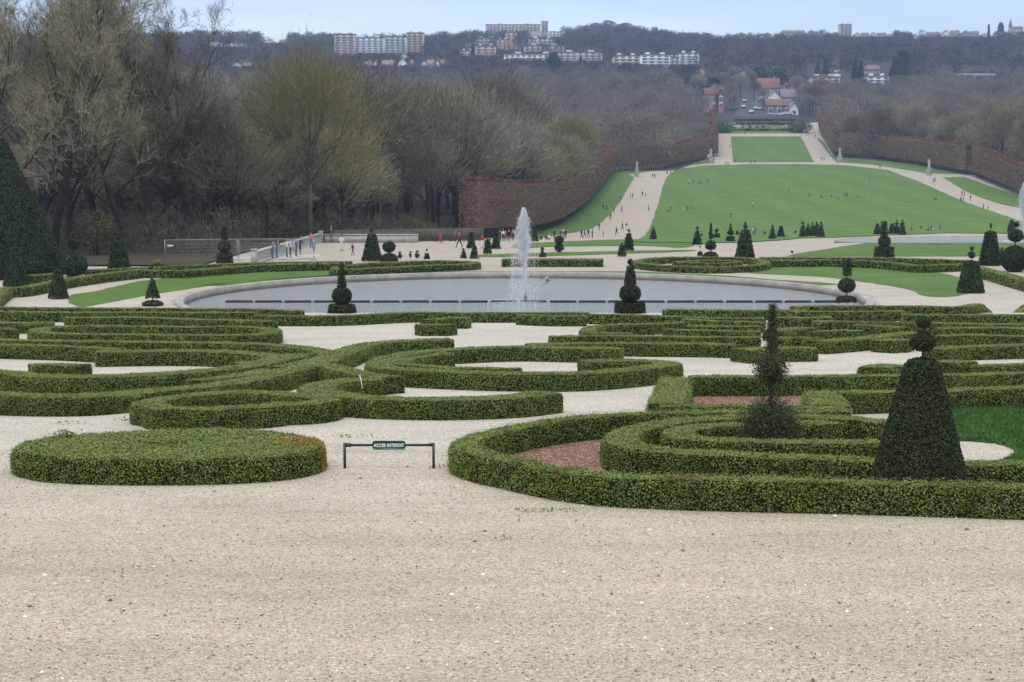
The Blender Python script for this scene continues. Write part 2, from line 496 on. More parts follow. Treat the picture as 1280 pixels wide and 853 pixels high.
def blob_hedge(outline, h, label, extra=None, sprigs=None):
    """solid clipped bed: outline of the top in photo pixels"""
    P = np.array([hit(p[0], p[1], h)[:2] for p in outline])
    P = resample(smooth(P, True), 0.13, True); n = len(P)
    c = P.mean(0)
    rings = [(1.0, 0), (1.004, .4), (1.0, .8), (.985, .97)] + [(t, 1.0) for t in np.linspace(.95, .04, 24)]
    V = []
    for s, z in rings:
        q = c + (P - c) * s
        zz = np.full(n, z * h) + (rng.normal(0, .012, n) if z else 0)
        V.append(np.column_stack([q + rng.normal(0, .008, (n, 2)), ground(q[:, 0], q[:, 1]) + zz - (0.03 if z == 0 else 0)]))
    V = np.concatenate(V); m = len(rings)
    i = np.arange(m - 1)[:, None] * n; j = np.arange(n)[None, :]; k = (j + 1) % n
    Q = np.stack([i + j, i + k, i + n + k, i + n + j], -1).reshape(-1, 4)
    nr = np.cross(V[Q[-1, 2]] - V[Q[-1, 0]], V[Q[-1, 3]] - V[Q[-1, 1]])
    if nr[2] < 0: Q = Q[:, ::-1]
    mb = MB(); mb.add(V, Q, 0)
    mb.f.append((np.array([[(m - 1) * n + x for x in range(n)]]), 0))
    add_leaves(mb, V, Q, 1, shoots=.05)
    if extra: extra(mb, V, Q)
    for (px, py, r, hh, cnt) in (sprigs or []):
        s = hit(px, py, h)
        q = s + rng.normal(0, 1, (cnt, 3)) * np.array([r, r, 0]); q[:, 2] = s[2] + rng.random(cnt) * hh
        leafcards(mb, q, np.tile([0, -.5, .6], (cnt, 1)), 0.05, 1, 0.9)
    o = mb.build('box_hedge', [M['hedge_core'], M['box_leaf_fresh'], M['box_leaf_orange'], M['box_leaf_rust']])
    return tag(o, label, 'hedge', 'clipped box hedges of the parterre')

HB = 0.40
disc_orange = patch_extra(392, 553, 0.75, HB)
blob_hedge([(15, 560), (55, 547), (130, 541), (210, 537), (290, 536), (355, 541), (399, 550), (400, 560), (365, 568), (300, 573), (210, 575), (110, 574), (45, 570)], HB,
           'low flat topped oval box bed with orange tipped right end, left of the sign', disc_orange,
           [(80, 548, .09, .13, 160), (240, 547, .25, .05, 140), (275, 544, .12, .07, 80), (170, 549, .22, .05, 120), (320, 552, .25, .05, 120)])

rust = lambda *a: (lambda mb, V, Q: [patch_extra(px, py, r, .42, 3, .55)(mb, V, Q) for px, py, r in a])
# --- round bed on the right
hedge([(1060, 514), (927, 514), (860, 515), (790, 517), (715, 523), (660, 531), (612, 541), (585, 551), (583, 560), (610, 569), (640, 575), (690, 585), (740, 592), (790, 595.5), (890, 599), (1035, 602), (1185, 606), (1290, 609), (1350, 611)],
      .46, .42, 'outermost front hedge of the round bed, bright leafy top sweeping around the red gravel', leaf='box_leaf_fresh', extra=rust((665, 577, .35), (712, 588, .3), (860, 597, .4), (1228, 606, .45)))
hedge([(1110, 527), (1050, 522), (995, 520), (927, 521), (865, 525), (815, 531), (785, 539), (776, 549), (795, 558), (840, 564), (890, 567), (960, 570), (1035, 573), (1090, 575), (1212, 579), (1290, 580), (1350, 581)],
      .62, .46, 'second hedge of the round bed, curling around the shaggy yew with red gravel before it')
hedge([(927, 530), (890, 532), (858, 536), (847, 541), (858, 546), (890, 549.5), (960, 552), (1035, 552), (1098, 551)],
      .55, .44, 'inner hedge of the round bed, hooked end left of the shaggy yew')
hedge([(992, 529), (1020, 528), (1042, 531)], .6, .42, 'short hedge stub just right of the shaggy yew foot')
# --- rectangular bed with red gravel
hedge([(862, 471), (960, 471), (1050, 470), (1135, 469), (1200, 468), (1290, 466), (1350, 465)], .6, .44, 'long straight hedge backing the small red rectangle and passing behind the large cone yew', sharp=True)
hedge([(844, 472), (839, 490), (833, 505)], .75, .42, 'light topped short hedge closing the left side of the small red rectangle', sharp=True, leaf='box_leaf_fresh')
hedge([(826, 507.5), (927, 508), (1055, 510)], .5, .40, 'thin low front hedge of the small red gravel rectangle', sharp=True)
hedge([(1027, 490), (1037, 507)], .8, .42, 'light topped short hedge closing the right side of the small red rectangle', sharp=True, leaf='box_leaf_fresh')
hedge([(1046, 492), (1090, 491), (1140, 489.5), (1220, 486), (1290, 484), (1350, 483)], .6, .42, 'bushy hedge behind the large cone yew along the near green lawn')
# --- swirling embroidery, centre and left
E = 0.95
hedge([(-40, 491), (0, 493), (60, 494.5), (110, 494), (150, 491), (200, 487), (250, 483), (300, 477), (340, 468), (375, 459), (405, 450), (428, 440), (455, 431), (490, 427), (530, 425), (563, 424)], 0.81, .40,
      'long S shaped hedge rising from the left edge to the pale gravel beneath the pond')
hedge([(777, 436), (720, 435), (640, 434), (545, 438), (500, 444), (477, 451), (478, 458), (500, 461.5), (570, 465), (640, 467), (720, 467), (780, 463), (815, 459), (836, 455.5), (815, 452), (770, 451), (728, 452)], 0.76, .40,
      'big loop hedge in the centre with a hooked right end before the red rectangle')
hedge([(560, 442), (525, 446), (500, 452), (512, 456), (570, 459.5), (650, 461)], .5, .40, 'thin hedge nested inside the big centre loop')
hedge([(475, 474), (440, 475), (412, 479), (394, 485), (405, 490), (440, 495), (495, 498), (570, 498.5), (640, 496), (686, 491)], 0.81, .40,
      'wide curved hedge facing the sign with a hooked left tip')
hedge([(405, 455), (425, 461), (450, 467), (472, 470), (491, 472)], 0.73, .40, 'short curved tongue hedge inside the wide curve behind the sign')
hedge([(182, 504), (212, 498), (265, 492), (320, 490), (365, 493), (408, 499), (385, 504), (350, 505), (330, 508), (270, 511), (208, 511), (195, 507)], 0.61, .40,
      'heart shaped closed hedge ring behind the oval bed', closed=True)
hedge([(-40, 463), (0, 465), (47, 469), (110, 470.5), (180, 468), (250, 463.5), (310, 457), (345, 450), (372, 443)], 0.86, .40, 'thick left hedge with a dark straight face, second band above the oval bed')
hedge([(240, 476), (272, 473), (305, 468), (335, 462)], 0.56, .40, 'short hedge wedge between the two long left bands')
hedge([(38, 457), (70, 456), (106, 457)], 0.65, .40, 'short straight hedge stub standing in pale gravel near the left edge')
hedge([(-40, 424), (40, 426), (120, 427), (200, 428), (270, 428.5), (330, 430.5), (375, 434), (408, 440), (412, 446), (385, 453), (350, 459)], 0.73, .40, 'long left loop hedge whose rounded nose meets the centre knot of the swirls')
hedge([(-40, 429), (0, 431), (60, 432.5), (110, 434.5), (150, 437)], 0.56, .40, 'dark faced short hedge band behind pale gravel at the left edge')
hedge([(120, 440), (180, 439), (250, 439), (315, 442), (345, 446), (335, 451), (300, 454)], 0.81, .40, 'block ended hedge with a rounded right lobe left of the centre knot')
# --- rear bands on the left
hedge([(340, 412), (300, 409), (225, 409), (125, 407.5), (65, 409.5), (47, 413), (75, 417), (175, 418.5), (260, 419), (325, 418)], 0.61, .38, 'closed long bed hedge with rusty leaves inside at the left', closed=True, extra=rust((105, 410, 1.2), (150, 410, 1.0)))
hedge([(82, 397.5), (175, 397), (237, 399), (320, 401), (338, 402)], 0.65, .38, 'straight hedge band with a square left end in the third row from the pond')
hedge([(-40, 403), (0, 404), (67, 403.5)], 0.65, .38, 'short dark faced hedge at the left edge beside the rusty bed')
hedge([(-40, 409), (0, 411), (10, 413)], 0.74, .38, 'hedge stub with a rounded end cut by the left edge')
hedge([(-40, 389), (0, 390), (80, 391), (200, 391), (320, 391.5)], 0.65, .38, 'long dark faced left hedge in the second row from the pond')
hedge([(-40, 384), (70, 385.5), (200, 386), (320, 387), (375, 389)], 0.57, .38, 'long light topped left hedge in the row closest to the pond')
# --- rear bands, centre
hedge([(320, 395), (380, 395.5), (440, 394.5), (490, 392), (534, 391)], 0.65, .38, 'straight centre hedge with a dark face left of the pale gravel opening')
hedge([(534, 391), (590, 391.5), (650, 391.5), (735, 391)], 0.57, .38, 'centre hedge below the fountain at the foot of the pond')
hedge([(538, 400), (560, 398), (586, 398)], 0.89, .38, 'stepped rear block of hedge standing in the pale gravel under the fountain')
hedge([(523, 406.5), (545, 406), (565, 406.5)], 0.74, .38, 'stepped front block of hedge standing in the pale gravel under the fountain')
hedge([(651, 394), (690, 395.5), (732, 395.5)], 0.65, .38, 'rounded hedge block right below the fountain')
hedge([(735, 393), (790, 394), (855, 396), (905, 398), (955, 398)], 0.57, .38, 'rear hedge band under the spindle yew on the pond bank')
hedge([(855, 403), (815, 405), (765, 406), (737, 411), (742, 416), (790, 417)], 0.57, .38, 'open loop hedge with a pale hooked left end right of the gravel')
hedge([(688, 421), (740, 420.5), (840, 421), (950, 422)], 0.57, .38, 'long low hedge with a thin square left end before the loop')
hedge([(832, 412), (890, 414), (950, 415)], 0.48, .38, 'narrow double band hedge in front of the loop')
hedge([(857, 399), (900, 402), (955, 403)], 0.48, .38, 'narrow hedge band just behind the shaggy yew column, left side')
hedge([(860, 407), (905, 408), (950, 408)], 0.48, .38, 'narrow hedge band between the loop and the shaggy yew column')
hedge([(830, 387), (890, 388), (955, 388.5), (1010, 388)], 0.57, .38, 'hedge in the row closest to the pond right of the spindle yew', leaf='box_leaf_fresh')
hedge([(660, 430.5), (740, 429), (812, 429.5), (870, 430), (918, 431)], 0.74, .38, 'dark faced hedge in two blocks at the far side of the white gravel')
hedge([(925, 437), (960, 435.5), (1015, 434.5)], 0.89, .38, 'square hedge block behind the shaggy yew column')
# --- rear bands, right
hedge([(1020, 427), (1060, 424), (1100, 420), (1137, 416)], 0.74, .38, 'slanting hedge rising right beside white gravel behind the cone yew ball')
hedge([(965, 423), (1000, 422.5), (1022, 424)], 0.57, .38, 'short low hedge right behind the shaggy yew column', )
hedge([(966, 413), (990, 411), (1012, 409.5)], 0.81, .38, 'light topped curved hedge end before a small white gravel bay')
hedge([(965, 397), (1000, 397.5), (1037, 397)], 0.74, .38, 'square ended hedge right of the shaggy yew tip')
hedge([(1016, 402), (1060, 402.5), (1110, 404), (1160, 404), (1230, 405.5), (1290, 406), (1350, 406)], 0.74, .38, 'right hedge with rusty brown faces in the third row from the pond', extra=rust((1090, 404, 1.5), (1130, 405, 1.2), (1190, 406, 1)))
hedge([(1070, 407), (1100, 408), (1130, 410)], 0.74, .38, 'bushy rounded hedge clump left of the cone yew ball')
hedge([(968, 389.5), (1040, 390), (1130, 389.5)], 0.57, .38, 'long dark faced hedge in the second row from the pond, right half')
hedge([(1128, 393.5), (1200, 394), (1290, 394), (1350, 394)], 0.65, .38, 'hedge with a rounded left end in the second row, far right')
hedge([(990, 384), (1060, 383), (1150, 383), (1220, 381), (1290, 379), (1350, 377)], 0.57, .38, 'right hedge in the row closest to the pond, lower line')
hedge([(1104, 426), (1120, 424.5), (1138, 425)], 0.81, .38, 'small cube shaped hedge block left of the cone yew ball')
hedge([(1168, 437), (1195, 434), (1240, 432.5), (1290, 431.5), (1350, 431)], 0.77, .38, 'boxy dark faced hedge right of the cone yew ball')
hedge([(1175, 453), (1195, 452), (1213, 453)], 0.81, .38, 'low light topped hedge stub right behind the cone yew top')
hedge([(1218, 458), (1250, 456.5), (1290, 455.5), (1350, 455)], 0.57, .38, 'low light topped hedge at the right edge behind the long straight one')
hedge([(1093, 460), (1110, 456.5), (1128, 459)], 0.89, .38, 'raised light topped hump of hedge left behind the cone yew')
hedge([(1175, 420), (1215, 418.5), (1262, 420), (1350, 421)], 0.65, .38, 'middle right hedge with dark face above the boxy one')
hedge([(1172, 411), (1230, 410), (1290, 411), (1350, 412)], 0.65, .38, 'light topped right hedge fourth from the pond')
hedge([(1020, 415), (1050, 413), (1075, 414)], 0.57, .38, 'curved hedge closing the small white gravel bay')
# ------------------------------------------------------------------ red gravel, lawns
sheet('red_gravel', [(590, 566), (600, 555), (640, 545), (760, 531), (900, 522), (1000, 524), (1060, 532), (1120, 543), (1130, 552), (1140, 580), (1200, 583), (1350, 584), (1350, 626), (1185, 622), (1000, 616), (840, 611), (740, 606), (660, 592), (610, 580)], M['red_gravel'], 0.012, 0.5, 'crushed red brick filling the round bed')
sheet('red_gravel', [(836, 510), (866, 482), (1026, 482), (1042, 512)], M['red_gravel'], 0.012, 0.5, 'crushed red brick filling the small rectangle', smooth_pts=False)
sheet('lawn', [(1120, 510), (1190, 509), (1290, 508), (1360, 508), (1360, 620), (1290, 590), (1230, 583), (1262, 573), (1270, 567), (1258, 559), (1235, 554), (1200, 552), (1150, 552)], M['lawn'], 0.02, 0.5, 'near right lawn beside the large cone yew')
NEAR_LAWN = [hit(*p)[:2] for p in [(1130, 510), (1190, 509), (1290, 508), (1355, 508), (1355, 618), (1290, 588), (1240, 582), (1262, 573), (1270, 567), (1258, 559), (1235, 554), (1200, 552), (1150, 552)]]
sheet('lawn', [(85, 371), (120, 364), (175, 352), (225, 347), (320, 338), (420, 338), (490, 339), (585, 338), (500, 343), (420, 349), (330, 351), (275, 356), (200, 367), (155, 375), (100, 384)], M['lawn'], 0.02, 0.7, 'grass verge curving round the left of the pond')
_ang = np.radians(np.linspace(24, 158, 90)); _wv = 2.4 + .5 * np.sin(_ang * 7) + .2 * np.sin(_ang * 17)
sheet('lawn', [(PC[0] + (PR + .54) * math.cos(t), PC[1] + (PR + .54) * math.sin(t)) for t in _ang] + [(PC[0] + (PR + .54 + w_) * math.cos(t), PC[1] + (PR + .54 + w_) * math.sin(t)) for t, w_ in zip(_ang[::-1], _wv)], M['lawn'], .02, .5, 'thin strip of grass along the pond rim', world=True, smooth_pts=False)
sheet('lawn', [(930, 341), (960, 334), (1060, 332), (1110, 334), (1160, 339), (1200, 347), (1230, 356), (1205, 369), (1160, 371), (1130, 361), (1080, 353), (1020, 346)], M['lawn'], 0.02, 0.7, 'grass verge curving round the right of the pond')
sheet('lawn', [(640, 309), (690, 303), (760, 300), (860, 300), (868, 306), (800, 307.5), (700, 308.5)], M['lawn'], 0.04, 1.2, 'flat grass strip behind the fountain')
sheet('lawn', [(600, 319), (700, 316), (852, 313), (850, 315), (700, 320), (600, 321.5)], M['lawn'], 0.04, 1.2, 'narrow grass strip on the esplanade')
sheet('lawn', [(990, 319), (1080, 304.5), (1280, 300), (1400, 302), (1400, 322), (1280, 321), (1100, 321), (1000, 321)], M['lawn'], 0.04, 1.2, 'grass rim around the second basin')
big_lawn = [(790, 303), (803, 297), (815, 277), (823, 255), (828, 235), (833, 222), (845, 212), (880, 207.5), (940, 205.5), (1000, 205.5), (1060, 207), (1110, 213), (1145, 226), (1170, 237), (1215, 256), (1265, 273), (1340, 292), (1400, 301), (1300, 293), (1180, 292), (1100, 295), (1060, 297), (1000, 298.5), (940, 303), (880, 306)]
sheet('lawn', big_lawn, M['lawn_far'], 0.10, 5, 'large sloping lawn on the opposite hillside', smooth_pts=False)
sheet('lawn', [(913.5, 171), (1001, 171), (1018, 203), (917, 203)], M['lawn_far'], 0.12, 4, 'upper lawn beyond the cross path', smooth_pts=False)
sheet('lawn', [(655, 300), (690, 295), (722, 290), (745, 283), (765, 265), (778, 248), (786, 233), (791, 221), (765, 215), (752, 222), (730, 250), (705, 271), (672, 285), (640, 295)], M['lawn_far'], 0.09, 3, 'side lawn between the tall left hedge and the path')
sheet('lawn', [(801, 216), (835, 210), (893, 203.5), (893, 197), (840, 199), (795, 205), (760, 212), (780, 219)], M['lawn_far'], 0.1, 4, 'grass strip below the upper left tall hedge', smooth_pts=False)
sheet('lawn', [(1046, 203), (1090, 206), (1160, 217), (1210, 218), (1200, 206), (1100, 198), (1040, 196), (1030, 178), (1020, 172)], M['lawn_far'], 0.1, 4, 'grass strip below the upper right tall hedge', smooth_pts=False)
sheet('lawn', [(1178, 222), (1206, 222), (1240, 234), (1300, 252), (1360, 268), (1300, 266), (1250, 255), (1210, 241)], M['lawn_far'], 0.1, 4, 'side lawn between the right tall hedge and the path', smooth_pts=False)
sheet('lawn', [(918, 167), (1005, 167), (1002, 142), (880, 142), (893, 167)], M['lawn_far'], 0.15, 4, 'grass bank between the parked cars and the cross path', smooth_pts=False)

# grass blades on the near lawn
B = np.array(NEAR_LAWN); n = 90000
P = np.column_stack([rng.uniform(B[:, 0].min(), B[:, 0].max(), n), rng.uniform(B[:, 1].min(), B[:, 1].max(), n)])
P = P[inside(P, B)]
z = ground(P[:, 0], P[:, 1]) + .015
a = rng.uniform(0, 2 * PI, len(P)); L = rng.uniform(.03, .085, len(P)); w_ = .009
dx, dy = np.cos(a) * w_, np.sin(a) * w_
lean = rng.normal(0, .03, (len(P), 2))
V = np.stack([np.column_stack([P[:, 0] - dx, P[:, 1] - dy, z]), np.column_stack([P[:, 0] + dx, P[:, 1] + dy, z]), np.column_stack([P + lean, z + L])], 1).reshape(-1, 3)
mb = MB(); mb.add(V, np.arange(len(V)).reshape(-1, 3))
M['blade'] = leaf_mat('grass_blade', [(0, (0.035, 0.10, 0.018)), (0.5, (0.055, 0.145, 0.03)), (0.9, (0.085, 0.18, 0.045)), (1, (0.17, 0.20, 0.09))])
tag(mb.build('grass', M['blade']), 'short green grass of the near right lawn', kind='stuff')

# loose stones, leaf crumbs on the walk
mb = MB()
n = 9000
yy = 13 + 15 * rng.random(n) ** 1.3; xx = rng.uniform(-1, 1, n) * (yy * .36)
s = rng.uniform(.006, .017, n) * (1 + (rng.random(n) > .97) * 1.2)
zz = ground(xx, yy)
ang = rng.uniform(0, 2 * PI, n)
oct_ = np.array([[1, 0, 0], [0, 1, 0], [-1, 0, 0], [0, -1, 0], [0, 0, .7], [0, 0, -.4]])
of = np.array([[0, 1, 4], [1, 2, 4], [2, 3, 4], [3, 0, 4]])
R = np.stack([np.stack([np.cos(ang), -np.sin(ang)], -1), np.stack([np.sin(ang), np.cos(ang)], -1)], 1)
Vb = oct_[None] * s[:, None, None] * rng.uniform(.6, 1.3, (n, 1, 3))
Vb[:, :, :2] = np.einsum('nij,nkj->nki', R, Vb[:, :, :2])
Vb += np.stack([xx, yy, zz + s * .15], 1)[:, None]
mb.add(Vb.reshape(-1, 3), (of[None] + np.arange(n)[:, None, None] * 6).reshape(-1, 3))
M['pebble'] = leaf_mat('pebble', [(0, (0.10, 0.07, 0.05)), (0.22, (0.20, 0.16, 0.12)), (0.4, (0.42, 0.37, 0.31)), (0.75, (0.55, 0.51, 0.46)), (1, (0.75, 0.73, 0.70))], rough=.9)
tag(mb.build('gravel_stones', M['pebble']), 'loose stones scattered on the gravel walk', kind='stuff')
mb = MB(); n = 420
yy = 13.5 + 13 * rng.random(n); xx = rng.uniform(-1, 1, n) * yy * .34
P = np.column_stack([xx, yy, ground(xx, yy) + .012])
leafcards(mb, P, np.tile([0, 0, 1.0], (n, 1)), .035, 0, .35)
M['dead_leaf'] = leaf_mat('dead_leaf', [(0, (0.07, 0.04, 0.02)), (0.5, (0.15, 0.085, 0.04)), (1, (0.25, 0.16, 0.08))])
tag(mb.build('fallen_leaves', M['dead_leaf']), 'small brown dead leaves on the gravel walk', kind='stuff')
# weeds at the foot of the front hedge and on the gravel
mb = MB()
for px, py, r, cnt in [(1090, 637, .35, 120), (1160, 636, .3, 110), (790, 628, .3, 60), (1200, 636, .4, 90), (560, 585, .25, 40), (628, 674, .1, 8), (80, 530, .2, 30), (165, 526, .2, 30), (440, 547, .25, 40), (690, 640, .3, 40), (960, 637, .3, 60)]:
    c = hit(px, py)
    q = c + rng.normal(0, 1, (cnt, 3)) * np.array([r, r * .25, 0]); q[:, 2] = ground(q[:, 0], q[:, 1]) + rng.random(cnt) * .05
    leafcards(mb, q, np.tile([0, -.3, .8], (cnt, 1)), .05, 0, .5)
tag(mb.build('weeds', M['box_leaf_fresh']), 'small green weeds at the hedge foot', kind='stuff')

# ------------------------------------------------------------------ the round pond
M['water'], nt, b = mat('water')
b.inputs['Base Color'].default_value = (0.31, 0.34, 0.34, 1); b.inputs['Roughness'].default_value = 0.09; b.inputs['IOR'].default_value = 1.33
mp = nt.nodes.new('ShaderNodeMapping'); mp.inputs['Scale'].default_value = (0.55, 1.4, 1)
nt.links.new(geo(nt).outputs['Position'], mp.inputs[0])
n1 = noise(nt, 1.3, 6, .72, mp.outputs[0])
bump(nt, b, n1, 0.75, 0.35)
mb = MB()
a = np.linspace(0, 2 * PI, 129)[:-1]
mb.add(np.column_stack([PC[0] + (PR + .1) * np.cos(a), PC[1] + (PR + .1) * np.sin(a), np.zeros(128)]), np.arange(128)[None])
tag(mb.build('water', M['water']), 'round pond water', kind='structure')
mb = MB()
prof = [(PR, -.6), (PR, .47), (PR + .04, .50), (PR + .50, .50), (PR + .54, .46), (PR + .54, -.6)]
n = 160; a = np.arange(n) * 2 * PI / n
V = np.concatenate([np.column_stack([PC[0] + r * np.cos(a), PC[1] + r * np.sin(a), np.full(n, z)]) for r, z in prof])
i = np.arange(len(prof) - 1)[:, None] * n; j = np.arange(n)[None]; k = (j + 1) % n
mb.add(V, np.stack([i + j, i + n + j, i + n + k, i + k], -1).reshape(-1, 4))
M['curb'], nt, b = mat('curb_stone')
c = ramp(nt, [(.3, (.22, .205, .185)), (.6, (.36, .34, .31)), (.8, (.44, .42, .39))], noise(nt, .9, 6, .7)).outputs[0]
sx = nt.nodes.new('ShaderNodeSeparateXYZ'); nt.links.new(geo(nt).outputs['Position'], sx.inputs[0])
low_tone = ramp(nt, [(.0, (.36, .33, .27)), (.12, (.42, .38, .32)), (.34, (1, 1, 1))], sx.outputs[2]).outputs[0]  # stone darker towards the water
c = mixc(nt, c, low_tone, 1, 'MULTIPLY')
nt.links.new(c, b.inputs['Base Color']); b.inputs['Roughness'].default_value = .85
tag(mb.build('stone_curb', M['curb']), 'worn grey stone rim of the round pond', 'pond rim')

# chain of dark floats across the pond
M['float'] = plain('black_float', (0.010, 0.010, 0.012), .75, .2, 3)
x0 = PC[0] - 19.6
fb = empty('float_boom', (x0, 104.6, 0)); tag(fb, 'straight chain of dark floats stretched across the round pond', 'float boom')
xx = x0
mb = MB()
pr = MB(); pr.tube([[-.88, 0, .02], [-.82, 0, .03], [.82, 0, .03], [.88, 0, .02]], [.06, .12, .12, .06], 8)
proto = pr.build('float', M['float'], fb, True)
first = True
while xx < PC[0] + 20.5:
    o = proto if first else proto.copy()
    if not first: COL.objects.link(o); o.parent = fb
    o.location = (xx - x0 + .9, rng.normal(0, .02), 0); o.rotation_euler = (0, 0, rng.normal(0, .004)); first = False
    xx += 1.93
cb = MB(); cb.tube([[0, 0, .03], [PC[0] + 21.2 - x0, 0, .03]], .018, 5); cb.build('cable', M['float'], fb)

# fountains
M['foam'], nt, b = mat('white_water')
b.inputs['Base Color'].default_value = (.93, .95, .97, 1); b.inputs['Roughness'].default_value = .25
b.inputs['Subsurface Weight'].default_value = 0.0
tr = nt.nodes.new('ShaderNodeBsdfTransparent'); mx = nt.nodes.new('ShaderNodeMixShader'); mx.inputs[0].default_value = .82
nt.links.new(tr.outputs[0], mx.inputs[1]); nt.links.new(b.outputs[0], mx.inputs[2]); nt.links.new(mx.outputs[0], nt.nodes['Material Output'].inputs[0])
def drops(mb, P, s):
    n = len(P); s = np.broadcast_to(s, n)
    st = rng.uniform(1.0, 2.6, n)
    V = oct_[None] * s[:, None, None]
    V = V * np.stack([np.ones(n), np.ones(n), st], -1)[:, None]
    f = np.array([[0, 1, 4], [1, 2, 4], [2, 3, 4], [3, 0, 4], [1, 0, 5], [2, 1, 5], [3, 2, 5], [0, 3, 5]])
    mb.add((V + P[:, None]).reshape(-1, 3), (f[None] + np.arange(n)[:, None, None] * 6).reshape(-1, 3))

def fountain(loc, H, label, splash=True):
    r = empty('fountain', loc); tag(r, label, 'fountain')
    nz = MB(); nz.lathe([(.10, -.5), (.10, .25), (.055, .42), (.05, .62), (.04, .62)], 10); nz.build('nozzle', M['float'], r)
    j = MB()                                      # the rising jet, breaking up towards the top
    t = np.linspace(.08, .80, 22)
    pts = np.column_stack([-.12 * t ** 2 + rng.normal(0, .008, 22), rng.normal(0, .008, 22), t * H])
    j.tube(pts, np.interp(t, [0, .35, .6, .8], [.055, .075, .09, .03]) * rng.uniform(.8, 1.2, 22), 8)
    n = 8500; u = rng.random(n) ** .85           # plume: pointed at the top, widest at two thirds
    hw = np.interp(u, [0, .1, .3, .5, .75, .9, 1], [.12, .30, .44, .46, .34, .20, .06])
    az = rng.uniform(0, 2 * PI, n); hw = hw * (1 + .28 * np.sin(az * 3 + u * 9) + .22 * np.sin(az * 5 - u * 23) + rng.normal(0, .12, n)); rr = hw * rng.random(n) ** .6
    P = np.column_stack([np.cos(az) * rr - .14 - .06 * (1 - u), np.sin(az) * rr, H * (.42 + .58 * u) + rng.normal(0, .03, n)])
    keep = rng.random(n) < np.interp(u, [0, .25, .5, 1], [.18, .6, 1, 1])
    drops(j, P[keep], rng.uniform(.008, .032, n)[keep])
    m = 2500; tt = rng.random(m); P = np.column_stack([-.12 * tt ** 2, np.zeros(m), tt * H * .85]) + rng.normal(0, 1, (m, 3)) * [.07, .07, .05]
    drops(j, P, rng.uniform(.008, .024, m))
    j.build('jet', M['foam'], r)
    f = MB()                                      # water falling back around it
    n = 9000
    ph = rng.random(n); az = rng.uniform(0, 2 * PI, n)
    vr = np.abs(rng.normal(0, .33, n)) + .03
    top = rng.uniform(.62, 1.02, n) * H
    fall = ph ** 1.35
    rad = vr * (.25 + 1.05 * np.sqrt(ph) + .45 * ph)
    P = np.column_stack([np.cos(az) * rad * 1.0 - .14, np.sin(az) * rad, top * (1 - fall)])
    # thin curtains of drops on the left side, drifting in the wind
    m = 1500; cc = rng.choice([-.78, -.62, -.9, .62, .85], m, p=[.36, .2, .14, .18, .12]); hh = rng.random(m)
    Q = np.column_stack([cc + rng.normal(0, .035, m) - .1 * (1 - hh), rng.normal(0, .3, m), H * .60 * hh])
    drops(f, np.vstack([P, Q]), rng.uniform(.007, .020, n + m))
    f.build('spray', M['foam'], r)
    if splash:
        s = MB(); n = 2200
        az = rng.uniform(0, 2 * PI, n); rr = np.abs(rng.normal(0, .75, n))
        P = np.column_stack([np.cos(az) * rr * 1.6 - .5, np.sin(az) * rr * .9, np.abs(rng.normal(0, .10, n)) * np.exp(-rr * .8)])
        drops(s, P, rng.uniform(.010, .026, n))
        s.build('splash', M['foam'], r)
    return r
fountain((at(657, 378, 104.9)[0], 104.9, 0), 6.15, 'tall white water jet in the middle of the round pond')

# second basin on the right of the esplanade
c2 = at(1282, 312, 180.5); z2 = gz(c2[0], 180) + .06
mb = MB(); a = np.arange(96) * 2 * PI / 96
mb.add(np.column_stack([c2[0] + 21 * np.cos(a), 181 + 9.6 * np.sin(a), np.full(96, z2 + .12)]), np.arange(96)[None])
tag(mb.build('water', M['water']), 'second basin water', kind='structure')
mb = MB()
prof = [(0, -.5), (0, .22), (.5, .22), (.5, -.5)]
V = np.concatenate([np.column_stack([c2[0] + (20.9 + r) * np.cos(a), 181 + (9.5 + r) * np.sin(a), np.full(96, z2 + z)]) for r, z in prof])
i = np.arange(3)[:, None] * 96; j = np.arange(96)[None]; k = (j + 1) % 96
mb.add(V, np.stack([i + j, i + 96 + j, i + 96 + k, i + k], -1).reshape(-1, 4))
tag(mb.build('stone_curb', M['curb']), 'flat stone rim of the second basin on the esplanade', 'pond rim')
fountain((at(1279, 313, 181)[0], 181, z2 + .1), 6.6, 'white water jet of the second basin cut by the right edge')

# ------------------------------------------------------------------ hedges around the pond lawn
G2 = 'clipped hedges around the pond lawn'
def hedge2(pts, w, h, label, **k): return hedge(pts, w, h, label, group=G2, name='low_hedge', **k)
hedge2([(-60, 374), (0, 364), (30, 359), (82, 349), (125, 343), (177, 337)], 1.0, .62, 'long hedge running from the left edge towards the pale path left of the pond')
hedge2([(180, 338), (200, 338.5), (230, 338.5), (275, 335), (320, 332), (370, 330.5), (430, 329.5)], 1.0, .55, 'hedge behind the left pond lawn below the wire fence panels')
hedge2([(36, 345), (70, 342.5)], 1.0, .65, 'short hedge between the small brown cone and the round ball yew', )
hedge2([(108, 338), (150, 336), (190, 334), (275, 330.5), (350, 328.5), (440, 327.5)], .8, .5, 'thin rear hedge below the fence running behind the pond lawn hedge')
hedge2([(422, 337), (482, 335), (540, 332), (590, 330), (588, 327.5), (540, 326.5), (470, 329), (430, 333)], .8, .5, 'flat closed hedge loop behind the left half of the pond', closed=True)
hedge2([(628, 324.5), (690, 324.5), (753, 324.5)], 1.5, .6, 'wide straight hedge behind the fountain')
hedge2([(797, 327.5), (830, 332), (890, 334), (940, 332), (957, 328), (935, 323), (870, 322), (820, 323)], .8, .5, 'oval hedge ring behind the right half of the pond', closed=True)
hedge2([(845, 327.5), (890, 326), (925, 327.5), (890, 329.5)], .6, .4, 'small inner hedge ring inside the oval ring', closed=True)
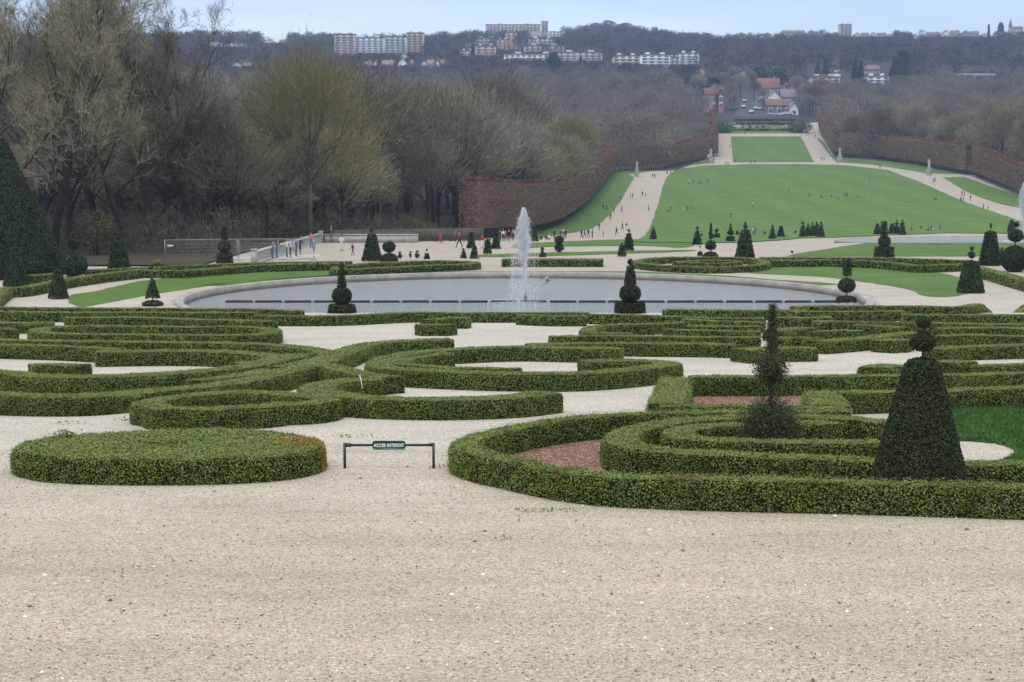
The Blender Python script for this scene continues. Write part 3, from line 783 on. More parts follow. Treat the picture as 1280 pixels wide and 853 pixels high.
hedge2([(962, 326), (1020, 325.5), (1060, 326), (1105, 328), (1148, 332.5)], .9, .55, 'hedge behind the right pond lawn left of the corner')
hedge2([(1151, 332.5), (1180, 331.5), (1202, 330.5)], .9, .55, 'dark short hedge turning the corner behind the ball topped cone')
hedge2([(1222, 334), (1250, 341), (1290, 352), (1350, 368)], 1.1, .7, 'hedge slanting to the right edge behind the ball topped cone')
hedge2([(950, 322.5), (1060, 322.5), (1140, 323.5), (1210, 326)], .8, .5, 'thin rear hedge in front of the second basin')

# ------------------------------------------------------------------ topiary
def topiary(cx, by, parts, label, leaf='yew_leaf', loose=0.0, name='topiary_yew', dmin=0.0, cat='topiary', group='clipped yew topiary', D=None):
    """parts in photo px: ('cone', ybottom, ytop, halfbottom, halftop) or ('ball', ycentre, rx, rz); real size follows from the distance"""
    if D: c = at(cx, by, D); c[2] = gz(c[0], D)
    else: c = hit(cx, by, 0, dmin)
    s = c[1] / F / CP
    r = empty(name, c); tag(r, label, cat, group)
    top = 0
    names = {'cone': 'cone', 'ball': 'ball', 'drum': 'drum', 'dome': 'dome'}
    spec = []
    for p in parts:
        if p[0] in ('cone', 'drum'):
            _, yb, yt, hb, ht = p
            zb, zt = max(0, (by - yb) * s), (by - yt) * s
            H = zt - zb
            prof = [(hb * s * .93, zb - (.05 if zb == 0 else 0)), (hb * s, zb + .06 * H)] + [(s * (hb + (ht - hb) * t), zb + H * t) for t in np.linspace(.14, .97, 8)] + [(s * ht * .8, zt), (s * ht * .02 + .001, zt + .02 * H)]
        else:
            _, yc, rx, rzz = p
            zc, a = (by - yc) * s, np.linspace(-PI / 2, PI / 2, 11)
            if p[0] == 'dome': a = np.linspace(-.35, PI / 2, 9)
            prof = [(max(.002, rx * s * math.cos(t)), max(-.05, zc + rzz * s * math.sin(t))) for t in a]
            if p[0] == 'dome': prof[0] = (prof[0][0], -.05)
        spec.append((p[0], prof)); top = max(top, prof[-1][1])
    stem = MB(); stem.tube([[0, 0, -.1], [0, 0, top * .5], [0.01, 0, top - .05]], [max(.02, .018 * top ** .8), max(.016, .014 * top ** .8), .012], 6)
    stem.build('trunk', M['stem'], r)
    size = max(.028, 1.55 * c[1] / 1600)
    for nm, prof in spec:
        mb = MB()
        n = 22
        mb.lathe(prof, n, (0, 0, 0), 0)
        V = mb.v[0]
        if loose: V *= 1; zc_ = (V[:, 2].max() + V[:, 2].min()) / 2; Vs = V.copy(); V[:, :2] *= .5; V[:, 2] = zc_ + (V[:, 2] - zc_) * .6
        if not loose:
            Vs = V.copy(); rad = np.hypot(V[:, 0], V[:, 1]); V[:, :2] *= np.clip(1 - 1.0 * size / np.maximum(rad, 1e-4), .5, 1)[:, None]; zc_ = (V[:, 2].max() + V[:, 2].min()) / 2; hz_ = max(.02, (V[:, 2].max() - V[:, 2].min()) / 2); V[:, 2] = zc_ + (V[:, 2] - zc_) * max(.75, 1 - .8 * size / hz_)
        V += rng.normal(0, .012 * max(p[0] for p in prof) + .003, V.shape)
        Q = mb.f[0][0]
        P, N = sample_quads(Vs, Q, (1.75 if not loose else 1.8) / (.39 * size * size))
        if loose:
            P = P + N * rng.normal(-.12, loose * .26, (len(P), 1)) * max(p[0] for p in prof)
        leafcards(mb, P - N * size * .3, N, size, 1, .8)
        mb.build(names[nm], [M['yew_core'], M[leaf]], r)
    return r

topiary(1148, 627, [('cone', 627, 447, 68, 20.5), ('ball', 424, 16, 12), ('ball', 399, 9, 7.5)], 'largest cone yew with two leafy balls on its stem, at the round bed')
topiary(962, 571, [('dome', 541, 35, 44), ('ball', 459, 20, 18), ('cone', 436, 378, 7.5, 4.5)], 'shaggy brownish yew of bush, loose ball and thin column in the round bed', 'yew_brown_leaf', loose=.9)
topiary(427.5, 389.5, [('drum', 390, 379, 18, 16), ('ball', 368, 12.5, 11.5), ('cone', 357, 335, 5.8, 3.5), ('ball', 330.5, 4, 4)], 'ball, spindle and bead yew on a flat drum, left front of the pond', D=71.3)
topiary(787.5, 390.5, [('drum', 391, 377, 19.5, 18.5), ('ball', 366, 13.5, 11.5), ('cone', 355, 332, 7.8, 4.5), ('ball', 327, 3.6, 4)], 'ball and spindle yew on a broad drum right of the fountain', D=71.3)
topiary(1058, 377, [('dome', 374, 13, 3.5), ('ball', 357, 11, 9), ('cone', 345, 324, 5, 6)], 'ball and shaggy column yew on a bare stem at the right pond rim', 'yew_brown_leaf')
topiary(1213, 366, [('cone', 366, 327, 17, 9), ('ball', 319, 4.2, 4.2), ('ball', 311, 2.6, 2.6)], 'cut off cone with two beads on top, at the right end of the pond lawn')
topiary(1237, 332, [('cone', 332, 290, 14, 6.5), ('ball', 283, 1.4, 3.5)], 'tall cone with a thin sprig on top, before the second basin')
topiary(1268, 340, [('ball', 324, 17.5, 16.5), ('ball', 295, 9.5, 8), ('ball', 281, 4, 3.5)], 'stack of three balls, the lowest huge, near the right edge')
topiary(1105, 323, [('drum', 323, 309, 12.5, 11.5), ('ball', 302, 7.8, 7), ('cone', 295, 277, 4.5, 2)], 'drum, ball and cone yew standing before the second basin')
topiary(931, 323.5, [('cone', 323, 288, 12.5, 5), ('ball', 283.5, 2.6, 2.8), ('ball', 279, 1.3, 1.3)], 'tall cone with a bead behind the oval hedge ring')
topiary(888, 328, [('dome', 322, 10, 7), ('ball', 307, 6.8, 5.8), ('cone', 299, 280, 2.6, 1.2)], 'dome, ball and thin spindle yew rising from the oval hedge ring')
topiary(191, 382.5, [('dome', 380, 13, 4), ('cone', 373, 347, 9.5, 1.5), ('ball', 333, 2.3, 3)], 'small teardrop yew on a low mound at the left end of the pond', 'yew_brown_leaf')
topiary(73, 373.5, [('cone', 373, 338, 12.5, 5)], 'small reddish brown cone at the left pond lawn', 'yew_brown_leaf')
topiary(21, 358, [('cone', 358, 309, 16.5, 4), ('ball', 303, 1.5, 3)], 'dark medium cone at the left edge before the giant cone')
topiary(-3, 350, [('cone', 350, 309, 16, 3)], 'green cone mostly cut off by the left edge')
topiary(8, 343, [('cone', 343, 174, 77, 4)], 'giant dark cone yew towering at the left edge', group='giant yew')
topiary(93, 346, [('ball', 331, 16.5, 15), ('ball', 304, 8, 8), ('ball', 292, 2.2, 3)], 'big ball with a smaller ball on a stem, right of the giant cone')
topiary(149, 338.5, [('cone', 338, 301, 14.5, 7), ('cone', 300, 288, 2.4, 1)], 'tapered cone with a twiggy finial, left of the wire fence')
topiary(281, 331.5, [('drum', 331, 317, 10.5, 9.5), ('ball', 309, 8.2, 7.5), ('cone', 300, 284, 4, 2.5)], 'drum, ball and cone yew in front of the wire fence')
topiary(465, 326.5, [('cone', 326, 293, 13, 5), ('ball', 288, 2.5, 2.5)], 'dark cone with a bead left of the dome topped yew, on the gravel esplanade')
topiary(486.5, 331.5, [('dome', 324, 11, 7), ('ball', 309, 8, 7)], 'dome with a mushroom ball above, left behind the pond')
topiary(197, 333, [('ball', 328, 6, 3)], 'pale green mushroom clipped bush beside the wire fence', 'box_leaf', name='topiary_box')
for cx, by, parts, lab in [
    (500, 324.5, [('ball', 320.5, 2.6, 2.6), ('ball', 316, 1.5, 1.3)], 'tiny two ball yew, leftmost of three beside the dome yew'),
    (513, 324.5, [('ball', 319.5, 1.8, 2.2), ('ball', 315.5, 1.3, 1.1)], 'tiny slender two ball yew, middle of three beside the dome yew'),
    (521.5, 324, [('ball', 319.5, 3, 3), ('ball', 314.5, 1.8, 1.3)], 'small two ball yew, right of the two tiny ones beside the dome yew'),
    (533.5, 324, [('cone', 324, 317, 3.8, 2.4), ('ball', 313, 1, 2)], 'small bell shaped yew with a sprig right of the two ball yews'),
    (579.5, 323, [('cone', 323, 314.5, 3.8, 2.2), ('ball', 312, 1.4, 1)], 'small cone with a flat cap left of the sign stake'),
    (593, 323.5, [('cone', 323.5, 309, 5.8, 2.6)], 'plain cone above the sign stake'),
    (609.5, 317.5, [('cone', 317, 300, 5.2, 3)], 'narrow cone between the red coated visitor and the fountain'),
    (589, 310.5, [('cone', 310.5, 291, 5.8, 2.2)], 'dark cone at the foot of the tall hedge, left of the others'),
    (620, 311.5, [('cone', 311, 292, 6, 2.4)], 'dark cone close to the left of the fountain jet'),
    (668.5, 302, [('cone', 302, 284, 4.5, 2)], 'narrow cone close to the right of the fountain jet'),
    (699, 315.5, [('ball', 309.5, 5.5, 5.5), ('ball', 300, 5.8, 5)], 'stacked pair of balls right of the fountain'),
    (678, 321.5, [('dome', 319, 4.2, 3), ('drum', 317, 310, 1.8, 1.8)], 'low mound with a short peg right of the fountain'),
    (777.5, 321, [('cone', 320.5, 307, 5.4, 3.2), ('ball', 305, 1, 1.4)], 'short blunt cone in front of the knobbly cone'),
    (786, 313.5, [('cone', 313, 297, 6.2, 4.2), ('ball', 295, 3.4, 3), ('ball', 289, 1.4, 2)], 'knobbly cone with a stacked top at the bottom of the left path'),
    (816.5, 300, [('cone', 300, 286, 5, 1.6), ('ball', 284, .9, 1)], 'cone with a pin top at the left corner of the large lawn'),
    (871.5, 306, [('cone', 306, 289, 6, 2.2), ('ball', 285.5, 1.7, 1.6)], 'cone with a bead at the front edge of the large lawn, left of the spindle'),
    (875, 320, [('dome', 318, 3.5, 3.6), ('ball', 309.5, .9, 1.6)], 'tiny dome with a pin on the gravel before the spindle yew'),
    (895.5, 298, [('dome', 295, 4, 3.6), ('ball', 288.5, 2.5, 2.3)], 'small dome with a ball right behind the spindle yew'),
    (913, 302.5, [('drum', 302, 296, 5.5, 5), ('ball', 291, 4, 3.2), ('cone', 287.5, 280, 2, .8)], 'urn shaped yew on the lawn left of the tall bead cone'),
    (921.5, 294.5, [('cone', 294.5, 288, 2, 1)], 'tiny cone on the lawn left of the tall bead cone'),
    (965.5, 299.5, [('drum', 299, 294, 4.8, 4), ('cone', 294, 282, 3.2, 1)], 'pear shaped yew, left one of the pair right of the tall bead cone'),
    (976, 296.8, [('cone', 296.5, 283, 5, 1.8)], 'plain cone, right one of the pair right of the tall bead cone'),
    (990, 317, [('ball', 315, 1.7, 1.7)], 'tiny ball bush alone on the pale gravel left of the second basin'),
    (1003.5, 296.8, [('cone', 296.5, 282, 5, 2), ('ball', 279, 1.7, 1.6)], 'leftmost bead cone of the dense five at the lawn edge'),
    (1010, 296, [('cone', 296, 283, 4, 2), ('ball', 281, 1.2, 1.2)], 'second bead cone of the dense five at the lawn edge'),
    (1015.5, 296, [('cone', 296, 282, 4, 2), ('ball', 279.5, 1.1, 1.2)], 'middle bead cone of the dense five at the lawn edge'),
    (1020.5, 296, [('cone', 296, 281, 4, 2), ('ball', 279, 1.3, 1.2)], 'fourth bead cone of the dense five at the lawn edge'),
    (1026, 296.8, [('cone', 296.5, 282, 5, 1.6), ('ball', 279, 1.5, 1.3)], 'rightmost bead cone of the dense five at the lawn edge'),
    (1096.5, 293.5, [('cone', 293.5, 280, 5, 1.8)], 'cone just left of the drum and ball yew, far behind it at the lawn edge'),
    (1102, 292.5, [('cone', 292.5, 281, 2.5, 1.4), ('ball', 278.5, 1.3, 1.3)], 'slim bead yew behind the drum and ball yew at the lawn edge'),
    (1115, 293, [('cone', 293, 280, 5, 2)], 'cone just right of the drum and ball yew, far behind it at the lawn edge'),
    (1120.5, 293, [('drum', 293, 283, 3.5, 3), ('ball', 280, 2.3, 1.5), ('ball', 276, 1.2, 1.5)], 'tiered yew between two cones at the lawn edge'),
    (1127.5, 294, [('cone', 294, 278, 5, 1.6), ('ball', 276, 1.1, 1.2)], 'rightmost cone of the cluster beside the red coated picnickers'),
    (1264, 291.5, [('cone', 291, 275.5, 5, 1.8)], 'cone behind the three ball stack near the right edge'),
    (1252, 322, [('ball', 317, 2.6, 5), ('ball', 311, 1.6, 1.6)], 'tiny yew squeezed between the tall cone and the three ball stack')]:
    topiary(cx, by, parts, lab)

# ------------------------------------------------------------------ forbidding sign
M['sign_green'] = plain('sign_green', (0.012, 0.085, 0.062), .45, .1, 6)
M['post_green'] = plain('post_green', (0.014, 0.035, 0.030), .5, .2, 15)
M['white_paint'] = plain('white_paint', (.78, .79, .78), .6, .04, 6)
p1, p2 = hit(430.5, 584.5), hit(543, 586.5)
Ds = (p1[1] + p2[1]) / 2; s = Ds / F
sg = empty('barrier_sign', ((p1[0] + p2[0]) / 2, Ds, gz(0, Ds))); tag(sg, 'low green barrier sign reading ACCES INTERDIT on two posts in the gravel', 'sign')
hw = 56.3 * s; hz = 32.5 * s
for sx_ in (-1, 1):
    mb = MB(); mb.box((sx_ * hw, 0, hz / 2 - .05), (.042, .042, hz + .1)); mb.build('post', M['post_green'], sg)
mb = MB(); mb.box((0, 0, hz - .035), (2 * hw - .05, .03, .036)); mb.box((-hw + .06, 0, hz - .035), (.09, .045, .06)); mb.box((hw - .045, 0, hz - .03), (.06, .045, .055)); mb.build('crossbar', M['post_green'], sg)
pw, ph = 21.2 * s, 5.8 * s
a = []
cr = .05
for cx_, cz_, a0 in ((pw - cr, ph - cr, 0), (-pw + cr, ph - cr, 90), (-pw + cr, -ph + cr, 180), (pw - cr, -ph + cr, 270)):
    for t in np.linspace(0, 90, 6): a.append((cx_ + cr * math.cos(math.radians(a0 + t)), cz_ + cr * math.sin(math.radians(a0 + t))))
a = np.array(a); n = len(a)
V = np.concatenate([np.column_stack([a[:, 0], np.full(n, y), a[:, 1] + hz - .035]) for y in (-.032, -.020)])
mb = MB(); mb.add(V, [[k, (k + 1) % n, (k + 1) % n + n, k + n] for k in range(n)]); mb.f.append((np.array([list(range(n))]), 0)); mb.f.append((np.array([list(range(n, 2 * n))[::-1]]), 0))
plate = mb.build('plate', M['sign_green'], sg)
cu = bpy.data.curves.new('lettering', 'FONT'); cu.body = 'ACCES INTERDIT'; cu.align_x = 'CENTER'; cu.align_y = 'CENTER'; cu.size = .115; cu.extrude = .0015; cu.offset = .0035
to = bpy.data.objects.new('lettering_tmp', cu); COL.objects.link(to)
dg = bpy.context.evaluated_depsgraph_get()
me = bpy.data.meshes.new_from_object(to.evaluated_get(dg)); bpy.data.objects.remove(to)
me.name = 'lettering'; me.materials.clear(); me.materials.append(M['white_paint'])
w = max(v.co.x for v in me.vertices) - min(v.co.x for v in me.vertices)
lo = bpy.data.objects.new('lettering', me); COL.objects.link(lo); lo.parent = plate
k = (2 * pw - .045) / w
lo.scale = (k, 1.15 * k if False else k * 1.12, 1); lo.rotation_euler = (PI / 2, 0, 0); lo.location = (0, -.0345, hz - .035)

# pale stick standing in the hedge
c = hit(453, 486, .4)
mb = MB(); mb.tube([[0, 0, 0], [-.02, 0, .15], [-.06, 0, .30]], [.012, .012, .009], 6)
o = mb.build('stick', M['white_paint']); o.location = c; tag(o, 'thin white stick poking out of the curved hedge', 'stick')

# ------------------------------------------------------------------ balustrade, wall and fences on the left
M['steel'] = plain('steel', (.34, .35, .36), .45, .12, 4, .3)
def bal(p, q, n, label, h=1.15, name='balustrade'):
    p = np.array(p); q = np.array(q); d = q - p; L = np.linalg.norm(d[:2]); ang = math.atan2(d[1], d[0])
    r = empty(name, p, ang); tag(r, label, 'balustrade')
    dz = d[2] / L
    def beam(nm, z, hh, w):
        mb = MB(); mb.box((L / 2, 0, 0), (L, w, hh)); V = mb.v[0]; V[:, 2] += z + V[:, 0] * dz
        mb.build(nm, M['white_stone'], r)
    beam('plinth', .1, .3, .34); beam('handrail', h - .08, .16, .36)
    pr = MB(); pr.lathe([(.09, 0), (.09, .05), (.05, .1), (.085, .3), (.045, .5), (.06, .62), (.09, .66), (.09, .72)], 8)
    o = pr.build('baluster', M['white_stone'], r, True)
    for k in range(n):
        e = o if k == 0 else o.copy()
        if k: COL.objects.link(e); e.parent = r
        x = (k + .5) / n * L
        e.location = (x, 0, .25 + x * dz); e.scale = (1, 1, (h - .41) / .72)
    for k in range(3):
        mb = MB(); x = L * k / 2; mb.box((x, 0, h / 2 + .06 + x * dz), (.5, .46, h + .12)); mb.box((x, 0, h + .15 + x * dz), (.6, .56, .1)); mb.build('pier', M['white_stone'], r)
a_ = hit(318, 331); b_ = hit(401, 304)
bal(a_, b_, 60, 'white stone balustrade running back from the wire fence, visitors leaning on it')
c_ = hit(492, 303.5)
w0 = at(404, 303, 180); w1 = at(523, 303, 182)
mb = MB(); L = w1[0] - w0[0]; mb.box((L / 2, 0, .42), (L, .35, .84)); mb.box((L / 2, 0, .92), (L + .1, .45, .14))
o = mb.build('parapet_wall', M['white_stone']); o.location = (w0[0], 181.5, gz(0, 181)); tag(o, 'low parapet wall with pale coping behind the children on the esplanade', 'wall')
# brown wooden fence behind
M['fence_wood'] = plain('fence_wood', (.105, .085, .06), .85, .3, 3)
f0, f1 = at(416, 303, 186), at(604, 303, 192)
fr = empty('wooden_fence', (f0[0], 186, gz(0, 186)), math.atan2(6, f1[0] - f0[0])); tag(fr, 'long brown slatted wooden fence at the edge of the wood', 'fence')
L = math.hypot(f1[0] - f0[0], 6); n = 90
mb = MB()
for k in range(n): mb.box(((k + .5) * L / n, 0, .75 + rng.normal(0, .02)), (L / n * .86, .03, 1.5))
mb.build('slats', M['fence_wood'], fr)
for k in range(10):
    mb = MB(); mb.box((k * L / 9, .05, .8), (.1, .1, 1.7)); mb.build('fence_post', M['fence_wood'], fr)
# wire fence panels
def panel(p, q, label, plate=False):
    p = np.array(p); q = np.array(q); d = q - p; L = np.linalg.norm(d[:2])
    r = empty('fence_panel', p, math.atan2(d[1], d[0])); tag(r, label, 'fence panel', 'steel wire fence panels')
    H = 1.95
    mb = MB()
    for x in (.03, L - .03): mb.tube([[x, 0, 0], [x, 0, H]], .035, 6)
    for z in (.12, H - .03): mb.tube([[.03, 0, z], [L - .03, 0, z]], .03, 6)
    mb.build('frame', M['steel'], r)
    mb = MB()
    for x in np.arange(.15, L - .1, .15): mb.box((x, 0, H / 2 + .04), (.010, .010, H - .2))
    for z in np.arange(.32, H - .1, .3): mb.box((L / 2, 0, z), (L - .1, .010, .010))
    mb.build('wire_mesh', M['steel'], r)
    for x in (.05, L - .05):
        mb = MB(); mb.box((x, 0, .06), (.5, .25, .14)); mb.build('foot', M['stone'], r)
    if plate:
        mb = MB(); mb.box((.5, -.03, 1.4), (.5, .01, .16)); mb.build('plate', M['white_paint'], r)
pa, pb_, pc = hit(206, 327.5), hit(298.5, 326), hit(393, 325.5)
panel(pa, pb_ - np.array([.1, 0, 0]), 'steel wire fence panel with a small white plate, left of its neighbour', True)
panel(pb_, pc, 'steel wire fence panel in front of the stone balustrade')
c = hit(597.5, 334); mb = MB(); mb.box((0, 0, .65), (.05, .05, 1.3)); o = mb.build('stake', M['steel']); o.location = c; tag(o, 'thin grey stake at the hedge gap behind the pond', 'stake')
# pale path edge wall left
sheet('path', [(108, 334), (205, 328), (330, 326.5), (400, 322), (400, 318), (205, 324), (108, 330)], M['white_stone'], .02, 1.0, 'pale path behind the left hedges', smooth_pts=False)

# gull over the pond
c = at(684, 352, 110)
gl = MB()
gl.tube([[-.32, 0, -.22], [-.18, 0, -.12], [0, 0, 0], [.16, 0, .08], [.24, 0, .13], [.33, 0, .17]], [.01, .07, .09, .06, .05, .008], 8)
for sg_ in (-1, 1):
    gl.add(np.array([[-.1, sg_ * .06, 0], [.1, sg_ * .06, .06], [.06, sg_ * .45, .32], [-.12, sg_ * .42, .26], [-.1, sg_ * .75, .16]]), [[0, 1, 2, 3], [3, 2, 4, 4]] if False else [[0, 1, 2, 3]])
    gl.add(np.array([[.06, sg_ * .45, .32], [-.12, sg_ * .42, .26], [-.16, sg_ * .8, .18]]), [[0, 1, 2]])
M['gull'] = plain('gull_grey', (.30, .31, .33), .7, .4, 5)
o = gl.build('bird', M['gull'], smooth=True); o.location = c; tag(o, 'grey water bird flying low over the pond right of the fountain', 'bird')
# ------------------------------------------------------------------ woodland floor, hills
def hx_left(y):   # edge of the left wood = foot of the tall clipped hedge
    return np.interp(y, [130, 185, 192, 260, 318, 355, 410, 590, 592, 690, 850, 905], [-25, -23.5, -14, -7, 4, 10.5, 17.5, 36, 58, 82, 103, 110])
def hx_right(y):
    return np.interp(y, [330, 450, 560, 640, 690, 692, 850, 905], [110, 146, 161, 161, 148, 139, 162, 172])
yl = np.concatenate([np.arange(135, 190, 6), np.arange(192, 906, 14)])
poly = [(hx_left(y) + (-1.5 if y < 595 else 1.5), y) for y in yl] + [(-340, 905), (-125, 260), (-75, 135)]
sheet('woodland_floor', poly, M['woodland'], .14, 7, 'leaf covered floor of the left wood', world=True, smooth_pts=False)
yr = np.arange(440, 906, 14)
sheet('woodland_floor', [(hx_right(y) + 1.5, y) for y in yr] + [(420, 905), (230, 440)], M['woodland'], .14, 9, 'leaf covered floor of the right wood', world=True, smooth_pts=False)
sheet('hill', [(-560, 885), (100, 885), (108, 880), (170, 880), (176, 885), (560, 885), (1300, 2700), (-1300, 2700)], M['hill'], .4, 30, 'wooded hillside across the valley', world=True, smooth_pts=False)

# ------------------------------------------------------------------ bare trees
M['bark'] = plain('bark', (.050,.042,.034), .9, .35, 1.2)
M['bark_green'] = plain('bark_green', (.12,.105,.065), .9, .3, 1.2)
M['twig'] = leaf_mat('twig', [(0, (0.1483, 0.1281, 0.0823)), (.5, (0.2175, 0.1974, 0.1210)), (1, (0.3089, 0.2883, 0.1743))], per_object=.4, rough=.9, pscale=.1)
M['twig_olive'] = leaf_mat('twig_olive', [(0, (0.1308, 0.1178, 0.0490)), (.5, (0.1963, 0.1767, 0.0785)), (1, (0.2699, 0.2453, 0.1145))], per_object=.2, rough=.9, pscale=.1)
M['twig_mauve'] = leaf_mat('twig_mauve', [(0, (0.1486, 0.1321, 0.1034)), (.5, (0.2254, 0.2037, 0.1549)), (1, (0.2996, 0.2803, 0.2066))], per_object=.4, rough=.9, pscale=.1)
M['twig_green'] = leaf_mat('twig_green', [(0, (0.0612, 0.0843, 0.0340)), (.5, (0.0952, 0.1224, 0.0476)), (1, (0.1360, 0.1632, 0.0680))], per_object=.25, rough=.9, pscale=.1)
M['conifer'] = leaf_mat('conifer', [(0, (0.0105, 0.0195, 0.0128)), (.5, (0.0195, 0.0330, 0.0210)), (1, (0.0338, 0.0488, 0.0315))], per_object=.3, rough=.8, pscale=.1)

def ribbons(mb, A, Bv, w, mat=0):
    """slender triangles from A (width w) to the tips Bv"""
    n = len(A)
    if n == 0: return
    d = Bv - A
    s = np.cross(d, rng.normal(0, 1, (n, 3))); s /= np.linalg.norm(s, axis=1)[:, None] + 1e-9
    w = np.broadcast_to(w, n)[:, None] * .5
    V = np.stack([A - s * w, A + s * w, Bv], 1).reshape(-1, 3)
    mb.add(V, np.arange(3 * n).reshape(-1, 3), mat)

def unit(v): return v / (np.linalg.norm(v, axis=-1, keepdims=True) + 1e-9)

def big_tree(H, spread, lean, seed, twig_w=.024, ntw=1.25, low=.22):
    """bare tree: trunk and limbs as tapered tubes in one mesh, fine twigs in another"""
    global rng
    keep = rng; rng = np.random.default_rng(seed)
    tr, tw = MB(), MB()
    TA, TB, TW = [], [], []
    def limb(p, d, L, r, lev):
        nseg = 6 if lev < 2 else 4
        pts = [p]; q = p.copy(); dd = d.copy()
        for k in range(nseg):
            dd = unit(dd + rng.normal(0, .13 + .03 * lev, 3) + np.array([0, 0, .07 if lev else .0]))
            q = q + dd * L / nseg; pts.append(q.copy())
        pts = np.array(pts); rr = r * np.linspace(1, .35 if lev < 3 else .25, nseg + 1)
        if lev <= 2: tr.tube(pts, rr, 7 if lev == 0 else (5 if lev == 1 else 4), cap=False)
        else:
            for a in range(nseg): TA.append(pts[a]); TB.append(pts[a + 1] + (pts[a + 1] - pts[a]) * .25); TW.append(max(twig_w * 1.5, rr[a] * 2))
        if lev >= 4: return pts
        nch = [9, 7, 6, 5][lev]
        for c in range(nch):
            t = (low + (1 - low) * (c + rng.random()) / nch) if lev == 0 else .22 + .78 * (c + rng.random()) / nch
            x = t * nseg; a = min(nseg - 1, int(x)); base = pts[a] + (pts[a + 1] - pts[a]) * (x - a)
            ax = unit(pts[a + 1] - pts[a])
            side = unit(np.cross(ax, rng.normal(0, 1, 3)))
            open_ = rng.uniform(.55, 1.1) * spread if lev == 0 else rng.uniform(.5, 1.1)
            nd_ = unit(ax * (1.0 if lev else .75) + side * open_ + np.array([0, 0, .22]))
            limb(base, nd_, L * ([.62, .52, .5, .55][lev]) * rng.uniform(.75, 1.15) * (1.15 - .45 * t if lev == 0 else 1.1 - .35 * t), max(.012, rr[a] * [.48, .5, .5, .5][lev]), lev + 1)
        return pts
    limb(np.zeros(3) - np.array([0, 0, .3]), unit(np.array([lean, rng.normal(0, .04), 1.0])), H * .72, H * .0145, 0)
    A = np.array(TA); Bv = np.array(TB); W = np.array(TW)
    ribbons(tw, A, Bv, W)
    # last order of twigs
    n = int(len(A) * ntw)
    i = rng.integers(0, len(A), n); t = rng.random((n, 1))
    P = A[i] * (1 - t) + Bv[i] * t
    d = unit(unit(Bv[i] - A[i]) * .8 + rng.normal(0, .6, (n, 3)) + np.array([0, 0, .18]))
    Lt = rng.uniform(.5, 1.25, (n, 1)) * H / 24
    ribbons(tw, P, P + d * Lt, twig_w)
    rng = keep
    return tr, tw

def dome_tree(H, R, seed, n=6000, w=.075, tl=1.55, flat=.85, nc=46):
    """bare tree of a wood: trunk with limbs, crown of fine twigs filling a rounded volume in clumps"""
    global rng
    keep = rng; rng = np.random.default_rng(seed)
    tr, tw = MB(), MB()
    cz = H - R * flat
    tr.tube([[0, 0, -.5], [rng.normal(0, .2), rng.normal(0, .2), H * .35], [rng.normal(0, .4), rng.normal(0, .4), H * .75]], [H * .016, H * .012, H * .004], 6, cap=False)
    tips = []
    for k in range(13):
        a = k * 2.4 + rng.normal(0, .3); e = rng.uniform(.15, 1.35)
        d = np.array([math.cos(a) * math.cos(e), math.sin(a) * math.cos(e), math.sin(e)])
        p0 = np.array([0, 0, H * rng.uniform(.28, .5)]); p1 = np.array([0, 0, cz]) + d * np.array([R, R, R * flat]) * .8
        mid = (p0 + p1) / 2 + np.array([d[0], d[1], -.2]) * R * .15
        tr.tube([p0, mid, p1], [H * .006, H * .004, H * .0015], 4, cap=False); tips.append(p1)
    # clumps near the limb tips plus an overall shell
    d = unit(rng.normal(0, 1, (nc, 3)) + np.array([0, 0, .35])); d[:, 2] = np.where(d[:, 2] < -.55, -d[:, 2], d[:, 2])
    C = np.array([0, 0, cz]) + d * np.array([R, R, R * flat]) * rng.uniform(.45, .93, (nc, 1))
    i = rng.integers(0, nc, n)
    P = C[i] + rng.normal(0, 1, (n, 3)) * R * .17
    dirv = unit(unit(P - np.array([0, 0, cz - R * .75])) + rng.normal(0, .42, (n, 3)) + np.array([0, 0, .1]))
    L = rng.uniform(.5, 1.2, (n, 1)) * tl
    ribbons(tw, P, P + dirv * L, w)
    rng = keep
    return tr, tw

TALL = []
def make_tree(gen, name, bark, twig, **kw):
    tr, tw = gen(**kw)
    r = empty(name, (0, 0, 0))
    tr.build('trunk', M[bark], r); tw.build('crown', M[twig], r)
    return r
n_tree = [0]
def place(proto, used, loc, rz, sc, label, group, cat='tree', twig=None):
    o = proto if not used[0] else copy_tree(proto)
    used[0] = True
    o.location = loc; o.rotation_euler = (0, 0, rz); o.scale = (sc[0], sc[0], sc[1]) if isinstance(sc, tuple) else (sc, sc, sc)
    tag(o, label, cat, group); n_tree[0] += 1
    return o
tall = [(make_tree(big_tree, 'bare_tree', 'bark', 'twig', H=25, spread=.95, lean=.16, seed=3), [False]),
        (make_tree(big_tree, 'bare_tree', 'bark', 'twig', H=25, spread=.8, lean=-.04, seed=5), [False]),
        (make_tree(big_tree, 'bare_tree', 'bark', 'twig', H=24, spread=1.05, lean=.10, seed=8), [False]),
        (make_tree(big_tree, 'bare_tree', 'bark', 'twig_mauve', H=24, spread=.75, lean=.05, seed=12), [False])]
olive = (make_tree(dome_tree, 'bare_tree', 'bark_green', 'twig_olive', H=22.5, R=9.2, seed=21, n=15000, w=.05, tl=1.5, flat=1.15, nc=90), [False])

GL = 'tall bare trees along the left terrace'
